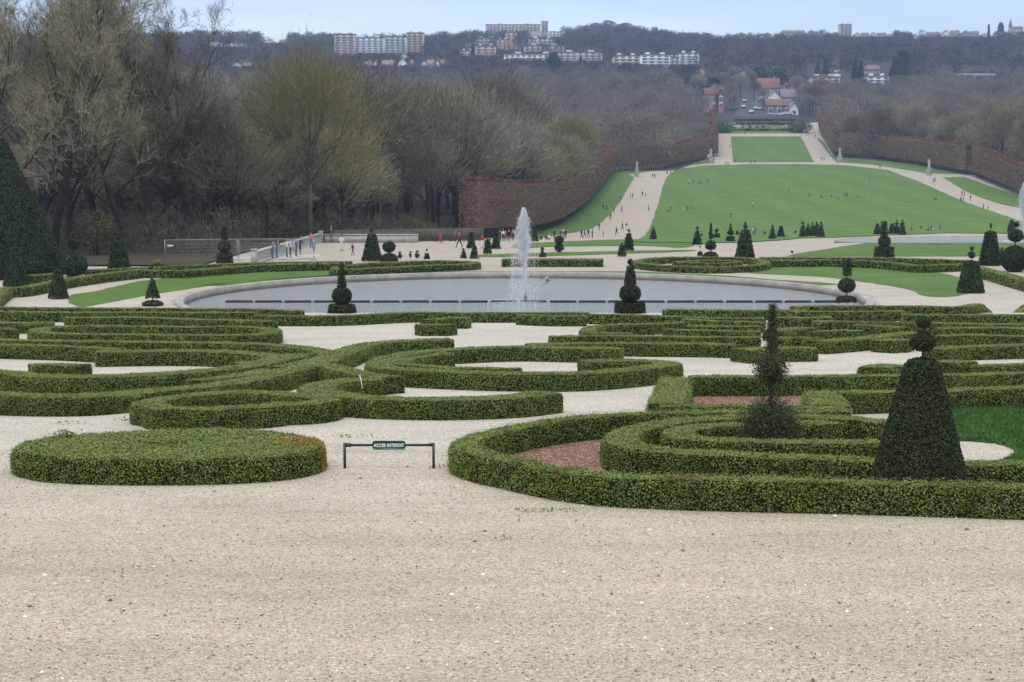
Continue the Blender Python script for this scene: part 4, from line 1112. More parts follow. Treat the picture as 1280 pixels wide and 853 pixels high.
# (pixel column, distance, height, variant, turn, label)
near = [(-12, 158, 30, 3, 2.6, 'slender tall bare tree at the left edge above the giant cone yew'),
        (66, 150, 28, 0, 2.9, 'tall bare tree with a crooked trunk right of the giant cone yew tip'),
        (178, 170, 28, 1, 3.9, 'tall bare tree with upright twigs, tapered cone before its foot'),
        (-35, 150, 27, 1, .3, 'tall bare tree cut by the left edge, behind the giant cone yew'),
        (12, 146, 27, 0, 0.0, 'tall bare tree with leaning dark limbs rising behind the giant cone yew'),
        (40, 168, 29, 2, 2.0, 'bare tree with a forked trunk right behind the top of the giant cone yew'),
        (92, 158, 27, 1, 1.1, 'tall bare tree above the stacked ball yew on the left'),
        (128, 176, 29, 3, 4.0, 'slim bare tree between the ball yew and the tapered cone'),
        (160, 162, 26, 0, .2, 'bare tree with long rising limbs above the tapered cone near the fence'),
        (196, 180, 27, 2, 3.3, 'bare tree with a wide top against the sky left of the fence'),
        (232, 176, 23, 1, 5.0, 'bare tree just left of the open sky, behind the first fence panel'),
        (262, 190, 18, 3, 2.2, 'smaller dark forked bare tree behind the fence, its tip at the skyline'),
        (300, 200, 17, 2, 1.0, 'low bare tree behind the second fence panel'),
        (332, 178, 12, 1, 1.9, 'short bare tree leaning over the balustrade')]
for px, D, H, v, rz, lab in near:
    c = at(px, 300, D); p, u = tall[v]
    place(p, u, (c[0], D, gz(c[0], D) - .5), rz, H / 24.5, lab, GL)
for px, D, H, rz, lab in [(388, 192, 22.8, .4, 'broad olive green bare tree standing alone above the balustrade'), (322, 222, 17.5, 4.4, 'olive tinted bare tree left of the broad one, above the fence')]:
    c = at(px, 300, D); place(olive[0], olive[1], (c[0], D, gz(c[0], D) - .3), rz, (H / 22.5 * 1.05, H / 22.5), lab, 'olive tinted trees above the balustrade')

wood = []
for k, (H, R, s, tg, bk) in enumerate([(18, 7.0, 31, 'twig', 'bark'), (17, 6.2, 32, 'twig_mauve', 'bark'), (19, 7.5, 33, 'twig', 'bark'), (16, 6.0, 34, 'twig_olive', 'bark_green'), (18, 6.6, 35, 'twig_mauve', 'bark'), (15, 6.5, 36, 'twig', 'bark')]):
    wood.append((make_tree(dome_tree, 'bare_tree', bk, tg, H=H, R=R, seed=s), [False], H))
LW = 'bare tree crown in the dense brown wood left of the tall clipped hedge'
RW = 'bare tree crown in the dense brown wood behind the right tall hedge'
BW = 'bare tree in the dark second row behind the tall left terrace trees'
r2 = random.Random(5)
# second rows behind the near left trees
for k in range(62):
    D = r2.uniform(172, 262); px = r2.uniform(-30, 560)
    X = (px - 640) / F * D
    if X > hx_left(D) - 6: continue
    lim = np.interp(px, [-30, 240, 262, 300, 560], [14, 14, 15, 14.5, 16])
    p, u, H0 = wood[r2.choice([0, 1, 2, 4, 5])]
    place(p, u, (X, D, gz(X, D) - .5), r2.uniform(0, 6.28), lim * r2.uniform(.8, 1.05) / H0, BW, 'second row trees behind the left terrace')
def wood_fill(side, y0, y1, step, label, group, cap):
    cnt = 0; y = y0
    while y < y1:
        edge = hx_left(y) - (5 if y < 600 else 8) if side < 0 else hx_right(y) + 9
        lim = -.345 * y if side < 0 else .345 * y
        x = edge
        while (x > lim if side < 0 else x < lim):
            if cnt >= cap: return y
            xx = x + r2.uniform(-2.2, 2.2); yy = y + r2.uniform(-4, 4)
            v = r2.choice([0, 0, 1, 1, 2, 3, 4, 4, 5, 1])
            p, u, H0 = wood[v]
            sc = r2.uniform(.82, 1.22)
            if side < 0: sc *= float(np.interp(yy, [240, 330, 450, 600, 1000], [1.30, 1.42, 1.40, 1.2, 1.1])) * (.84 if abs(x - edge) < 10 else 1)
            else: sc *= 1.12
            place(p, u, (xx, yy, gz(xx, yy) - .3), r2.uniform(0, 6.28), (sc, sc * r2.uniform(.9, 1.1)), label, group)
            cnt += 1; x += side * step * r2.uniform(.85, 1.2)
        y += step * .95
    return y
yend_l = wood_fill(-1, 262, 700, 13.0, LW, 'trees of the left wood', 150)
yend_r = wood_fill(1, 470, 900, 12.5, RW, 'trees of the right wood', 64)

# what is farther off reads as one mass
def mass(name, pts, label, material, H=(13, 18), R=(4.5, 6.5), n=230, w=.16, tl=2.0, cap=None):
    mb = MB()
    P0 = []; Dr = []; Ln = []; Wd = []; Tn = []
    for (x, y) in pts:
        h = r2.uniform(*H); R_ = r2.uniform(*R); z = gz(x, y)
        if cap:
            h = min(h, cap(x, y, z))
            if h < .3: continue
            h = max(h, 2.2)
            R_ = min(R_, h * .62)
        d = unit(rng.normal(0, 1, (n, 3)) + np.array([0, -.25, .45]))
        rad = rng.random((n, 1)) ** .33
        c = np.array([x, y, z + h - R_ * .9])
        P = c + d * rad * np.array([R_, R_, R_ * .9]) + rng.normal(0, .5, (n, 3))
        Tn.append(np.full(n, r2.uniform(.62, 1.38)))
        P0.append(P); Dr.append(unit(d + rng.normal(0, .5, (n, 3)))); Ln.append(rng.uniform(.5, 1.2, (n, 1)) * tl); Wd.append(np.full(n, w))
    P0 = np.concatenate(P0); Dr = np.concatenate(Dr); Ln = np.concatenate(Ln); Wd = np.concatenate(Wd)
    ribbons(mb, P0 - Dr * Ln * .4, P0 + Dr * Ln * .6, Wd)
    o = mb.build(name, material)
    at_ = o.data.attributes.new('tint', 'FLOAT', 'POINT'); at_.data.foreach_set('value', np.repeat(np.concatenate(Tn), 3).astype(np.float32))
    tag(o, label, kind='stuff'); return o
def tinted(m):
    nt = m.node_tree; b = nt.nodes['Principled BSDF']; src = b.inputs['Base Color'].links[0].from_socket
    a = nt.nodes.new('ShaderNodeAttribute'); a.attribute_name = 'tint'
    cc = nt.nodes.new('ShaderNodeCombineColor')
    for k in range(3): nt.links.new(a.outputs['Fac'], cc.inputs[k])
    nt.links.new(mixc(nt, src, cc.outputs[0], 1.0, 'MULTIPLY'), b.inputs['Base Color']); return m
def fill_pts(y0, y1, step, fn):
    out = []; y = y0
    while y < y1:
        lo, hi = fn(y); x = lo
        while x < hi:
            out.append((x + r2.uniform(-.35, .35) * step, y + r2.uniform(-.4, .4) * step)); x += step * r2.uniform(.85, 1.15)
        y += step
    return out
def px_of(x, y, z):
    v = np.array([x, y, z - ZC]); f = v[1] * CP - v[2] * SP; u = v[1] * SP + v[2] * CP
    return 640 + F * v[0] / f, 426.5 - F * u / f
# leave the towns free of trees
TOWN = [(418, 42, 443, 69, 1625), (443, 46, 508, 67, 1645), (508, 41, 529, 67, 1625), (606, 30, 686, 39, 1960), (631, 41, 647, 63, 1705), (621, 50, 634, 63, 1695), (593, 48, 622, 57, 1725), (593, 58, 621, 70, 1605), (574, 64, 593, 70, 1595),
        (662, 40, 701, 47, 1755), (660, 48, 696, 56, 1740), (654, 57, 706, 66, 1705), (629, 68, 701, 75.5, 1565), (698, 66, 754, 77, 1585), (766, 70, 801, 80, 1565), (800, 69, 850, 82, 1570), (848, 67, 875, 81.5, 1555), (1049, 30, 1066, 45, 2025),
        (453, 76, 557, 83, 1290), (500, 67, 510, 73, 1290), (260, 53, 310, 59, 1760), (328, 49, 359, 55, 1760), (288, 78, 318, 84, 1310), (1066, 41, 1114, 46, 2005), (977, 38, 1007, 42, 2005), (1158, 38, 1240, 46, 2005), (1264, 32, 1280, 37, 2005), (1142, 43, 1148, 49, 2005),
        (1012, 91, 1052, 105, 1195), (1083, 96, 1113, 105, 1205), (1076, 82, 1101, 91, 1405), (1195, 92, 1247, 97, 1355), (865, 88, 881, 102, 1155), (924, 91, 933, 96, 1255), (878, 110, 906, 150, 930), (1058, 70, 1084, 99, 1130), (1104, 64, 1142, 95, 1140), (1200, 70, 1254, 90, 1300), (1266, 58, 1281, 72, 1450), (680, 66, 705, 84, 1150), (1016, 74, 1040, 92, 1180), (906, 118, 1000, 150, 935), (922, 118, 949, 150, 1085)]
TOWN = [(a, b, c, d, float(hit((a + c) / 2, d + 3.0)[1]) if d < 100 else D) for a, b, c, d, D in TOWN]
def clear(x, y, z):
    """tallest tree that leaves the buildings behind it in view"""
    u, v = px_of(x, y, z); m = 99
    for a, b, c, d, D in TOWN:
        if a - 3 < u < c + 3 and y < D + 6:
            m = min(m, (v - d) * y / F)
    return m
M['twig_far'] = leaf_mat('twig_far', [(0, (0.1483, 0.1286, 0.0925)), (.5, (0.2022, 0.1795, 0.1277)), (1, (0.2651, 0.2427, 0.1718))], (.085, .095, .048), .5, rough=.9, pscale=.02)
M['twig_hill'] = leaf_mat('twig_hill', [(0, (0.0588, 0.0514, 0.0490)), (.5, (0.0881, 0.0759, 0.0710)), (1, (0.1224, 0.1053, 0.0955))], (.05, .065, .045), .6, rough=.9, pscale=.012)
tinted(M['twig_far']); tinted(M['twig_hill'])
mass('distant_wood', fill_pts(yend_l, 1030, 12.5, lambda y: (-.35 * y, float(hx_left(min(y, 900))) - 9 - max(0, y - 900) * .05)), 'far part of the left wood', M['twig_far'], H=(14, 20), R=(6.2, 8.6), n=1000, w=.17, tl=1.6, cap=clear)
mass('distant_wood', fill_pts(min(yend_r, 890), 1010, 12.5, lambda y: (float(hx_right(min(y, 900))) + 9 + max(0, y - 900) * .12, .35 * y)), 'far part of the right wood', M['twig_far'], H=(14, 20), R=(6.2, 8.6), n=1000, w=.17, tl=1.6, cap=clear)
pts = fill_pts(1040, 1500, 15, lambda y: (-.36 * y, .36 * y)) + fill_pts(1500, 2230, 17, lambda y: (-.36 * y, .36 * y))

keep_pts = pts
mass('hillside_wood', keep_pts, 'bare woods covering the hills across the valley', M['twig_hill'], H=(8, 20), R=(5, 8), n=120, w=.62, tl=2.6, cap=clear)

# brush and ivy under the left trees
mb = MB(); n = 70000
D = rng.uniform(150, 262, n); px = rng.uniform(-20, 600, n); Xb = (px - 640) / F * D
ok = Xb < hx_left(D) - 2.5; Xb, D = Xb[ok], D[ok]; n = len(D)
base = np.column_stack([Xb, D, ground(Xb, D)]); hgt = (1.6 + 1.8 * np.sin(Xb * .5) ** 2 + 1.2 * np.sin(D * .33 + Xb * .2) ** 2)
base[:, 2] += rng.random(n) ** 1.4 * hgt
d = unit(rng.normal(0, .7, (n, 3)) + np.array([0, 0, .8]))
ribbons(mb, base, base + d * rng.uniform(.5, 1.4, (n, 1)), .07, 0)
gsel = rng.random(n) < .22 * (np.sin(Xb * .21 + 1) > .25)
leafcards(mb, base[gsel] + rng.normal(0, .3, (gsel.sum(), 3)), np.tile([0, -.6, .5], (gsel.sum(), 1)), .16, 1, .8)
M['brush'] = leaf_mat('brush', [(0, (0.0715, 0.0607, 0.0429)), (.5, (0.1105, 0.0945, 0.0650)), (1, (0.1560, 0.1350, 0.0910))], (.07, .08, .035), .5, rough=.9, pscale=.15)
o = mb.build('undergrowth', [M['brush'], M['twig_green']]); tag(o, 'dark brush and ivy under the left trees', kind='stuff')

# ivy clad and evergreen shrubs under the trees
def shrub(px, by, D, r_, h_, label, leaf='twig_green', n=1500):
    c = at(px, by, D); x = c[0]; r = empty('evergreen_shrub', (x, D, gz(x, D))); tag(r, label, 'shrub', 'evergreen shrubs under the left trees')
    mb = MB(); d = unit(rng.normal(0, 1, (n, 3))); P = d * rng.random((n, 1)) ** .4 * np.array([r_, r_, h_ * .55]) + np.array([0, 0, h_ * .5])
    leafcards(mb, P, d, .22, 0, .8); mb.build('foliage', M[leaf], r)
    st = MB(); st.tube([[0, 0, -.1], [0, 0, h_ * .6]], [.12, .05], 5); st.build('trunk', M['bark'], r)
shrub(122, 322, 150, 2.2, 4.2, 'grey green shrub right of the stacked ball yew under the trees')
shrub(345, 318, 188, 1.8, 3.4, 'ivy green shrub behind the balustrade')
shrub(232, 262, 185, 3.2, 9.5, 'tall ivy clad trunk behind the first fence panel')
shrub(515, 305, 222, 2.0, 3.0, 'low green shrub behind the wooden fence')

# ------------------------------------------------------------------ tall clipped hornbeam hedges
def horn(name, stops):
    m = leaf_mat(name, stops, (.19, .17, .085), .75, rough=.9, pscale=.09); return m
M['horn_a'] = horn('hornbeam_red', [(0, (0.2105, 0.1405, 0.0961)), (.5, (0.2706, 0.1788, 0.1209)), (1, (0.3383, 0.2314, 0.1550))])
M['horn_b'] = horn('hornbeam_rust', [(0, (0.2180, 0.1597, 0.0930)), (.5, (0.2782, 0.2012, 0.1147)), (1, (0.3383, 0.2554, 0.1473))])
M['horn_top'] = leaf_mat('hornbeam_top', [(0, (.13, .065, .06)), (.5, (.17, .085, .075)), (1, (.20, .115, .08))], (.22, .11, .055), .7, rough=.9, pscale=.05)
M['horn_core'] = plain('hornbeam_core', (.14, .10, .07), .95, .3, 2)
def tall_hedge(pts, Hs, w, label, leaf, trunkgap=1.9, top=True):
    P = resample(np.array(pts, float), 3.0)
    t = np.linspace(0, 1, len(P)); H = np.interp(t, np.linspace(0, 1, len(Hs)), Hs)
    T = unit(np.gradient(P, axis=0)); S = np.stack([-T[:, 1], T[:, 0]], 1)
    o0 = P.mean(0); r = empty('tall_hedge', (o0[0], o0[1], gz(*o0))); tag(r, label, 'hedge', 'tall clipped hornbeam hedges'); base = np.array([o0[0], o0[1], gz(*o0)])
    prof = [(-.5, 0), (-.5, .5), (-.5, 1), (0, 1.0), (.5, 1), (.5, .5), (.5, 0)]
    m = len(prof); V = np.zeros((len(P), m, 3))
    for q, (a, b) in enumerate(prof):
        V[:, q, :2] = P + S * a * w
        V[:, q, 2] = ground(P[:, 0], P[:, 1]) + trunkgap + (H - trunkgap) * b
    V = V.reshape(-1, 3) - base
    i = np.arange(len(P) - 1)[:, None] * m; j = np.arange(m)[None]; jj = (j + 1) % m
    Q = np.stack([i + j, i + m + j, i + m + jj, i + jj], -1).reshape(-1, 4)
    mb = MB(); mb.add(V, Q, 0)
    for e in (0, len(P) - 1):
        ring = e * m + np.arange(m); mb.f.append((np.array([ring]), 0))
    D = P[:, 1].mean(); s = max(.16, 1.15 * D / 1600)
    for side in (Q, Q[:, ::-1]):
        Pp, N = sample_quads(V, side, 1.0 / (.39 * s * s)); leafcards(mb, Pp, N, s, 1, .5)
    for e in (0, len(P) - 1):
        k = int(w * (H[0] - trunkgap) * 1.2 / (.39 * s * s)); c = V[e * m:(e + 1) * m]
        a = rng.random((k, 1)); b = rng.random((k, 1))
        Pp = c[0] + (c[6] - c[0]) * a + (c[2] - c[0]) * b; leafcards(mb, Pp, np.tile(np.append(T[e] * (-1 if e == 0 else 1), 0), (k, 1)), s, 1, .7)
    mb.build('foliage', [M['horn_core'], M[leaf]], r)
    if top:
        tp = MB(); c = V.reshape(-1, m, 3)
        Qt = np.array([[a * m + 2, (a + 1) * m + 2, (a + 1) * m + 4, a * m + 4] for a in range(len(P) - 1)])
        Pp, N = sample_quads(V, Qt, 2.2 / (.39 * s * s)); Pp[:, 2] += rng.random(len(Pp)) ** 2 * .7; leafcards(tp, Pp, np.tile([0, -.2, 1.0], (len(Pp), 1)), s, 0, .7)
        o = tp.build('new_shoots', M['horn_top'], r)
        o['label'] = 'reddish young shoots along the clipped top'
    tk = MB(); L = np.linalg.norm(np.diff(P, axis=0), axis=1).sum()
    Pt = resample(np.array(pts, float), 2.6)
    Pt = Pt[:96]
    pr = MB(); pr.tube([[0, 0, -.3], [0, 0, trunkgap + .4]], [.11, .09], 5); proto = None
    for p in Pt:
        if proto is None: proto = o = pr.build('trunk', M['bark_green'], r)
        else: o = proto.copy(); COL.objects.link(o); o.parent = r
        o.location = np.array([p[0], p[1], gz(*p)]) - base
    return r
tall_hedge([(-7, 260), (4, 318), (10.5, 355), (17.5, 410)], [9.3, 9.8, 9.6, 9.8], 3.2, 'long tall red brown clipped hedge behind the fountain, nearest to the pond', 'horn_a')
tall_hedge([(17.8, 413), (36.5, 590)], [9.8, 9.4], 3.2, 'tall dark purple clipped hedge climbing the left side of the lawn', 'horn_a')
tall_hedge([(38, 593), (58, 612)], [9.2, 9.2], 3, 'short tall hedge turning towards the left lawn statue', 'horn_b', top=False)
tall_hedge([(58, 612), (83, 690)], [8.6, 9.2], 3, 'tall rust topped clipped hedge between the two left statues', 'horn_b')
tall_hedge([(87, 694), (105, 850)], [9.5, 10], 3, 'tall orange clipped hedge beside the upper left path', 'horn_b')
tall_hedge([(163, 850), (140, 695)], [10.5, 10], 3, 'tall orange topped clipped hedge beside the upper right path', 'horn_b')
tall_hedge([(141, 692), (155, 688), (161, 640), (161, 565)], [10.5, 10, 10, 10.5], 3.2, 'tall rust brown clipped hedge between the two right statues', 'horn_b')
tall_hedge([(161.5, 560), (146, 455), (137, 400)], [10.6, 8.6, 8], 3.2, 'tall red brown clipped hedge falling to the right edge', 'horn_a')
# ------------------------------------------------------------------ statues
def person_mesh(joints, name):
    """one continuous body grown over a skeleton; joints: name -> (pos, radius x, parent)"""
    me = bpy.data.meshes.new(name); keys = list(joints); idx = {k: i for i, k in enumerate(keys)}
    me.from_pydata([joints[k][0] for k in keys], [(idx[k], idx[joints[k][2]]) for k in keys if joints[k][2]], [])
    o = bpy.data.objects.new(name + '_tmp', me); COL.objects.link(o)
    md = o.modifiers.new('skin', 'SKIN'); md.use_smooth_shade = True; md.branch_smoothing = .6
    sv = me.skin_vertices[0].data
    for k in keys:
        r = joints[k][1]; sv[idx[k]].radius = r if isinstance(r, tuple) else (r, r)
        sv[idx[k]].use_root = (k == 'pelvis')
    sb = o.modifiers.new('sub', 'SUBSURF'); sb.levels = 1; sb.render_levels = 1
    dg = bpy.context.evaluated_depsgraph_get()
    m2 = bpy.data.meshes.new_from_object(o.evaluated_get(dg)); m2.name = name
    bpy.data.objects.remove(o)
    return m2

def skeleton(pose):
    J = {}
    sit = pose == 'sit'
    hz = .12 if sit else .92
    st = {'stand': (0, 0), 'walk': (.20, -.20), 'stride': (.30, -.24), 'hold': (.04, -.03), 'lean': (.05, -.05), 'sit': (0, 0)}[pose]
    fw = .10 if pose in ('lean', 'sit') else (.03 if pose in ('walk', 'stride') else 0)      # torso leans along -y (forward)
    J['pelvis'] = ((0, 0, hz), (.135, .10), None)
    J['waist'] = ((0, -fw * .4, hz + .17), (.125, .095), 'pelvis')
    J['chest'] = ((0, -fw, hz + .40), (.155, .105), 'waist')
    J['neck'] = ((0, -fw * 1.25, hz + .56), (.055, .055), 'chest')
    J['head_low'] = ((0, -fw * 1.4 - .02, hz + .64), (.072, .085), 'neck')
    J['head'] = ((0, -fw * 1.5 - .015, hz + .75), (.078, .098), 'head_low')
    J['crown'] = ((0, -fw * 1.5, hz + .82), (.05, .06), 'head')
    for s, d in ((-1, st[0]), (1, st[1])):
        n = 'lr'[s > 0]
        J['hip' + n] = ((s * .09, 0, hz - .04), (.095, .095), 'pelvis')
        if sit:
            J['knee' + n] = ((s * .16, -.40, .34), (.06, .06), 'hip' + n); J['ankle' + n] = ((s * .13, -.62, .07), (.042, .042), 'knee' + n); J['toe' + n] = ((s * .14, -.78, .045), (.04, .03), 'ankle' + n)
        else:
            J['knee' + n] = ((s * .095, -d * .65 - .02, .49), (.062, .062), 'hip' + n); J['ankle' + n] = ((s * .095, -d + (.06 if d < -.1 else 0), .09 + (.05 if d < -.1 else 0)), (.043, .043), 'knee' + n); J['toe' + n] = ((s * .11, -d - .14 + (.04 if d < -.1 else 0), .035), (.04, .03), 'ankle' + n)
        J['sh' + n] = ((s * .19, -fw, hz + .47), (.062, .062), 'chest')
        if pose == 'hold':
            J['el' + n] = ((s * .25, -.05, hz + .20), (.046, .046), 'sh' + n); J['wr' + n] = ((s * .10, -.30, hz + .24), (.034, .034), 'el' + n); J['hand' + n] = ((s * .05, -.36, hz + .27), (.03, .036), 'wr' + n)
        elif pose == 'lean':
            J['el' + n] = ((s * .26, -.20, hz + .24), (.046, .046), 'sh' + n); J['wr' + n] = ((s * .20, -.42, hz + .16), (.034, .034), 'el' + n); J['hand' + n] = ((s * .18, -.50, hz + .15), (.03, .036), 'wr' + n)
        elif sit:
            J['el' + n] = ((s * .26, -.14, hz + .22), (.046, .046), 'sh' + n); J['wr' + n] = ((s * .16, -.34, hz + .22), (.034, .034), 'el' + n); J['hand' + n] = ((s * .12, -.42, hz + .24), (.03, .036), 'wr' + n)
        else:
            J['el' + n] = ((s * .24, -fw + d * .35, hz + .19), (.046, .046), 'sh' + n); J['wr' + n] = ((s * .245, -fw + d * .75 - .05, hz - .04), (.034, .034), 'el' + n); J['hand' + n] = ((s * .24, -fw + d * .85 - .07, hz - .13), (.028, .038), 'wr' + n)
    return J

SLOT = {'stand': None, 'walk': None, 'stride': None, 'hold': None, 'lean': None, 'sit': None}
for pose in SLOT:
    J = skeleton(pose); me = person_mesh(J, 'body')
    keys = list(J); pos = np.array([J[k][0] for k in keys])
    zone = []
    for k in keys:
        zone.append(0 if k in ('neck', 'head_low', 'head', 'crown') or k.startswith('hand') else 3 if k[:-1] in ('toe', 'ankle') else 2 if k[:-1] in ('hip', 'knee') or k == 'pelvis' else 1)
    for m in range(4): me.materials.append(None)
    cen = np.array([p.center for p in me.polygons])
    near_ = ((cen[:, None] - pos[None]) ** 2).sum(-1).argmin(1)
    me.polygons.foreach_set('material_index', np.array(zone)[near_].astype(np.int32))
    me.polygons.foreach_set('use_smooth', np.ones(len(me.polygons), bool))
    hd = MB(); h = np.array(J['head'][0])
    a = np.linspace(-.1, PI / 2, 6); hd.lathe([(.098 * math.cos(t) + .002, .115 * math.sin(t)) for t in a], 10, h + np.array([0, .012, .015]))
    ho = hd.build('hair', plain('hair_tmp', (.03, .02, .015)) if 'hair_tmp' not in bpy.data.materials else bpy.data.materials['hair_tmp'], None, True)
    hm = ho.data; bpy.data.objects.remove(ho)
    SLOT[pose] = (me, hm)

CL = {}
def cloth(c):
    if c not in CL: CL[c] = plain('cloth_%d' % len(CL), c, .85, .12, 9)
    return CL[c]
BLK, NAVY, GREY, WHT, RED, PINK, BLUE, TEAL, BRN, LAV, DEN, MAR, CAM = (.015, .015, .018), (.02, .028, .06), (.16, .165, .18), (.68, .68, .68), (.42, .035, .035), (.55, .16, .22), (.10, .19, .42), (.04, .14, .17), (.09, .055, .035), (.48, .50, .66), (.07, .11, .2), (.10, .02, .035), (.35, .24, .12)
SKIN = plain('skin', (.45, .28, .20), .6, .08, 8)
HAIR = [plain('hair_dark', (.02, .014, .01), .6, .2, 20), plain('hair_brown', (.07, .04, .022), .6, .2, 20), plain('hair_fair', (.28, .19, .09), .6, .2, 20)]
SHOE = plain('shoe', (.03, .028, .026), .7, .2, 20)
np_ = [0]
def person(px, py, pose, top, legs, label, group, h=1.7, face=None, D=None, hair=None):
    c = hit(px, py) if D is None else at(px, py, D)
    z = gz(c[0], c[1]) if D is None else c[2]
    me, hm = SLOT[pose]
    o = bpy.data.objects.new('person', me); COL.objects.link(o)
    s = h / 1.76
    o.location = (c[0], c[1], z + .02); o.scale = (s, s, s); o.rotation_euler = (0, 0, r2.uniform(0, 6.28) if face is None else math.radians(face))
    for k, m in enumerate((SKIN, cloth(top), cloth(legs), SHOE)):
        o.material_slots[k].link = 'OBJECT'; o.material_slots[k].material = m
    hh = bpy.data.objects.new('hair', hm); COL.objects.link(hh); hh.parent = o
    hh.material_slots[0].link = 'OBJECT'; hh.material_slots[0].material = HAIR[np_[0] % 3 if hair is None else hair]
    np_[0] += 1
    return tag(o, label, 'person', group)

# ---- on the esplanade (face: 0 looks at the camera)
GE, GP, GLN, GR = 'visitors on the esplanade', 'visitors on the left path', 'people on the large lawn', 'visitors on the right path'
for a in [(340.5, 324, 'lean', GREY, DEN, 'person in grey leaning on the near end of the white balustrade', GE, 1.72, 60),
          (346, 323, 'lean', NAVY, DEN, 'person in navy beside the grey one at the near end of the balustrade', GE, 1.7, 60),
          (358.5, 322.5, 'stand', WHT, GREY, 'person in white top and grey trousers by the balustrade', GE, 1.72, 120),
          (363, 322.5, 'lean', LAV, NAVY, 'person in pale lavender leaning on the balustrade', GE, 1.68, 70),
          (370, 321, 'stand', DEN, NAVY, 'person in denim blue beside the balustrade', GE, 1.75, 80),
          (375, 319, 'lean', NAVY, BLK, 'person in dark navy bending over the balustrade', GE, 1.75, 70),
          (389, 311, 'stand', PINK, DEN, 'person in pink by the far half of the balustrade', GE, 1.7, 30),
          (392.5, 314, 'stand', BLUE, DEN, 'child in blue below the person in pink', GE, 1.15, 180),
          (414, 304, 'stand', MAR, GREY, 'person in dark purple standing at the parapet wall', GE, 1.85, 180),
          (427, 315, 'hold', WHT, WHT, 'person in white trousers holding something pale on the open gravel', GE, 1.7, 20),
          (424.5, 303.6, 'stand', TEAL, GREY, 'person in teal at the parapet behind the one in white', GE, 1.4, 180),
          (441, 320, 'walk', NAVY, NAVY, 'small child in navy walking alone on the open gravel', GE, 1.22, 250),
          (484, 303.6, 'stand', BLK, NAVY, 'person in black with a white bag, left one of the pair by the parapet end', GE, 1.74, 200),
          (492, 303.6, 'stand', GREY, BLK, 'person in grey, right one of the pair by the parapet end', GE, 1.8, 170),
          (520, 303.8, 'sit', TEAL, TEAL, 'person in teal sitting on the ground before the wood', GE, 1.7, 0),
          (546, 303.8, 'stand', BLK, BLK, 'person in black before the wood beside the one in light blue', GE, 1.72, 20),
          (553, 303.8, 'stand', (.30, .40, .52), (.2, .26, .36), 'person in light blue beside the one in black', GE, 1.82, -10),
          (550.5, 305, 'stand', RED, RED, 'child in red between the black and light blue adults', GE, 1.05, 0),
          (569, 303.2, 'stand', LAV, GREY, 'person in lavender top before the wood', GE, 1.66, 40),
          (574.5, 310.5, 'stride', RED, BLK, 'person in red top striding left across the gravel', GE, 1.72, -70),
          (580, 303.4, 'stand', MAR, BLK, 'person in maroon behind the red topped walker', GE, 1.78, 10),
          (603, 311.5, 'walk', RED, WHT, 'person in red jacket and white trousers between two cones', GE, 1.5, 10),
          (636, 303, 'stand', BLK, BLK, 'person in black in the shade of the tall hedge left of the jet', GE, 1.7, 0),
          (629, 302.5, 'stand', WHT, BLK, 'person with white top in the shade of the tall hedge', GE, 1.72, 20),
          (625, 303, 'stand', BRN, NAVY, 'person in brown in the shade of the tall hedge', GE, 1.68, 60),
          (632, 301.8, 'stand', RED, BLK, 'person in red in the shade of the tall hedge', GE, 1.6, 0),
          (641, 302, 'stand', GREY, BLK, 'person in grey partly behind the fountain jet', GE, 1.7, 0)]:
    person(*a)
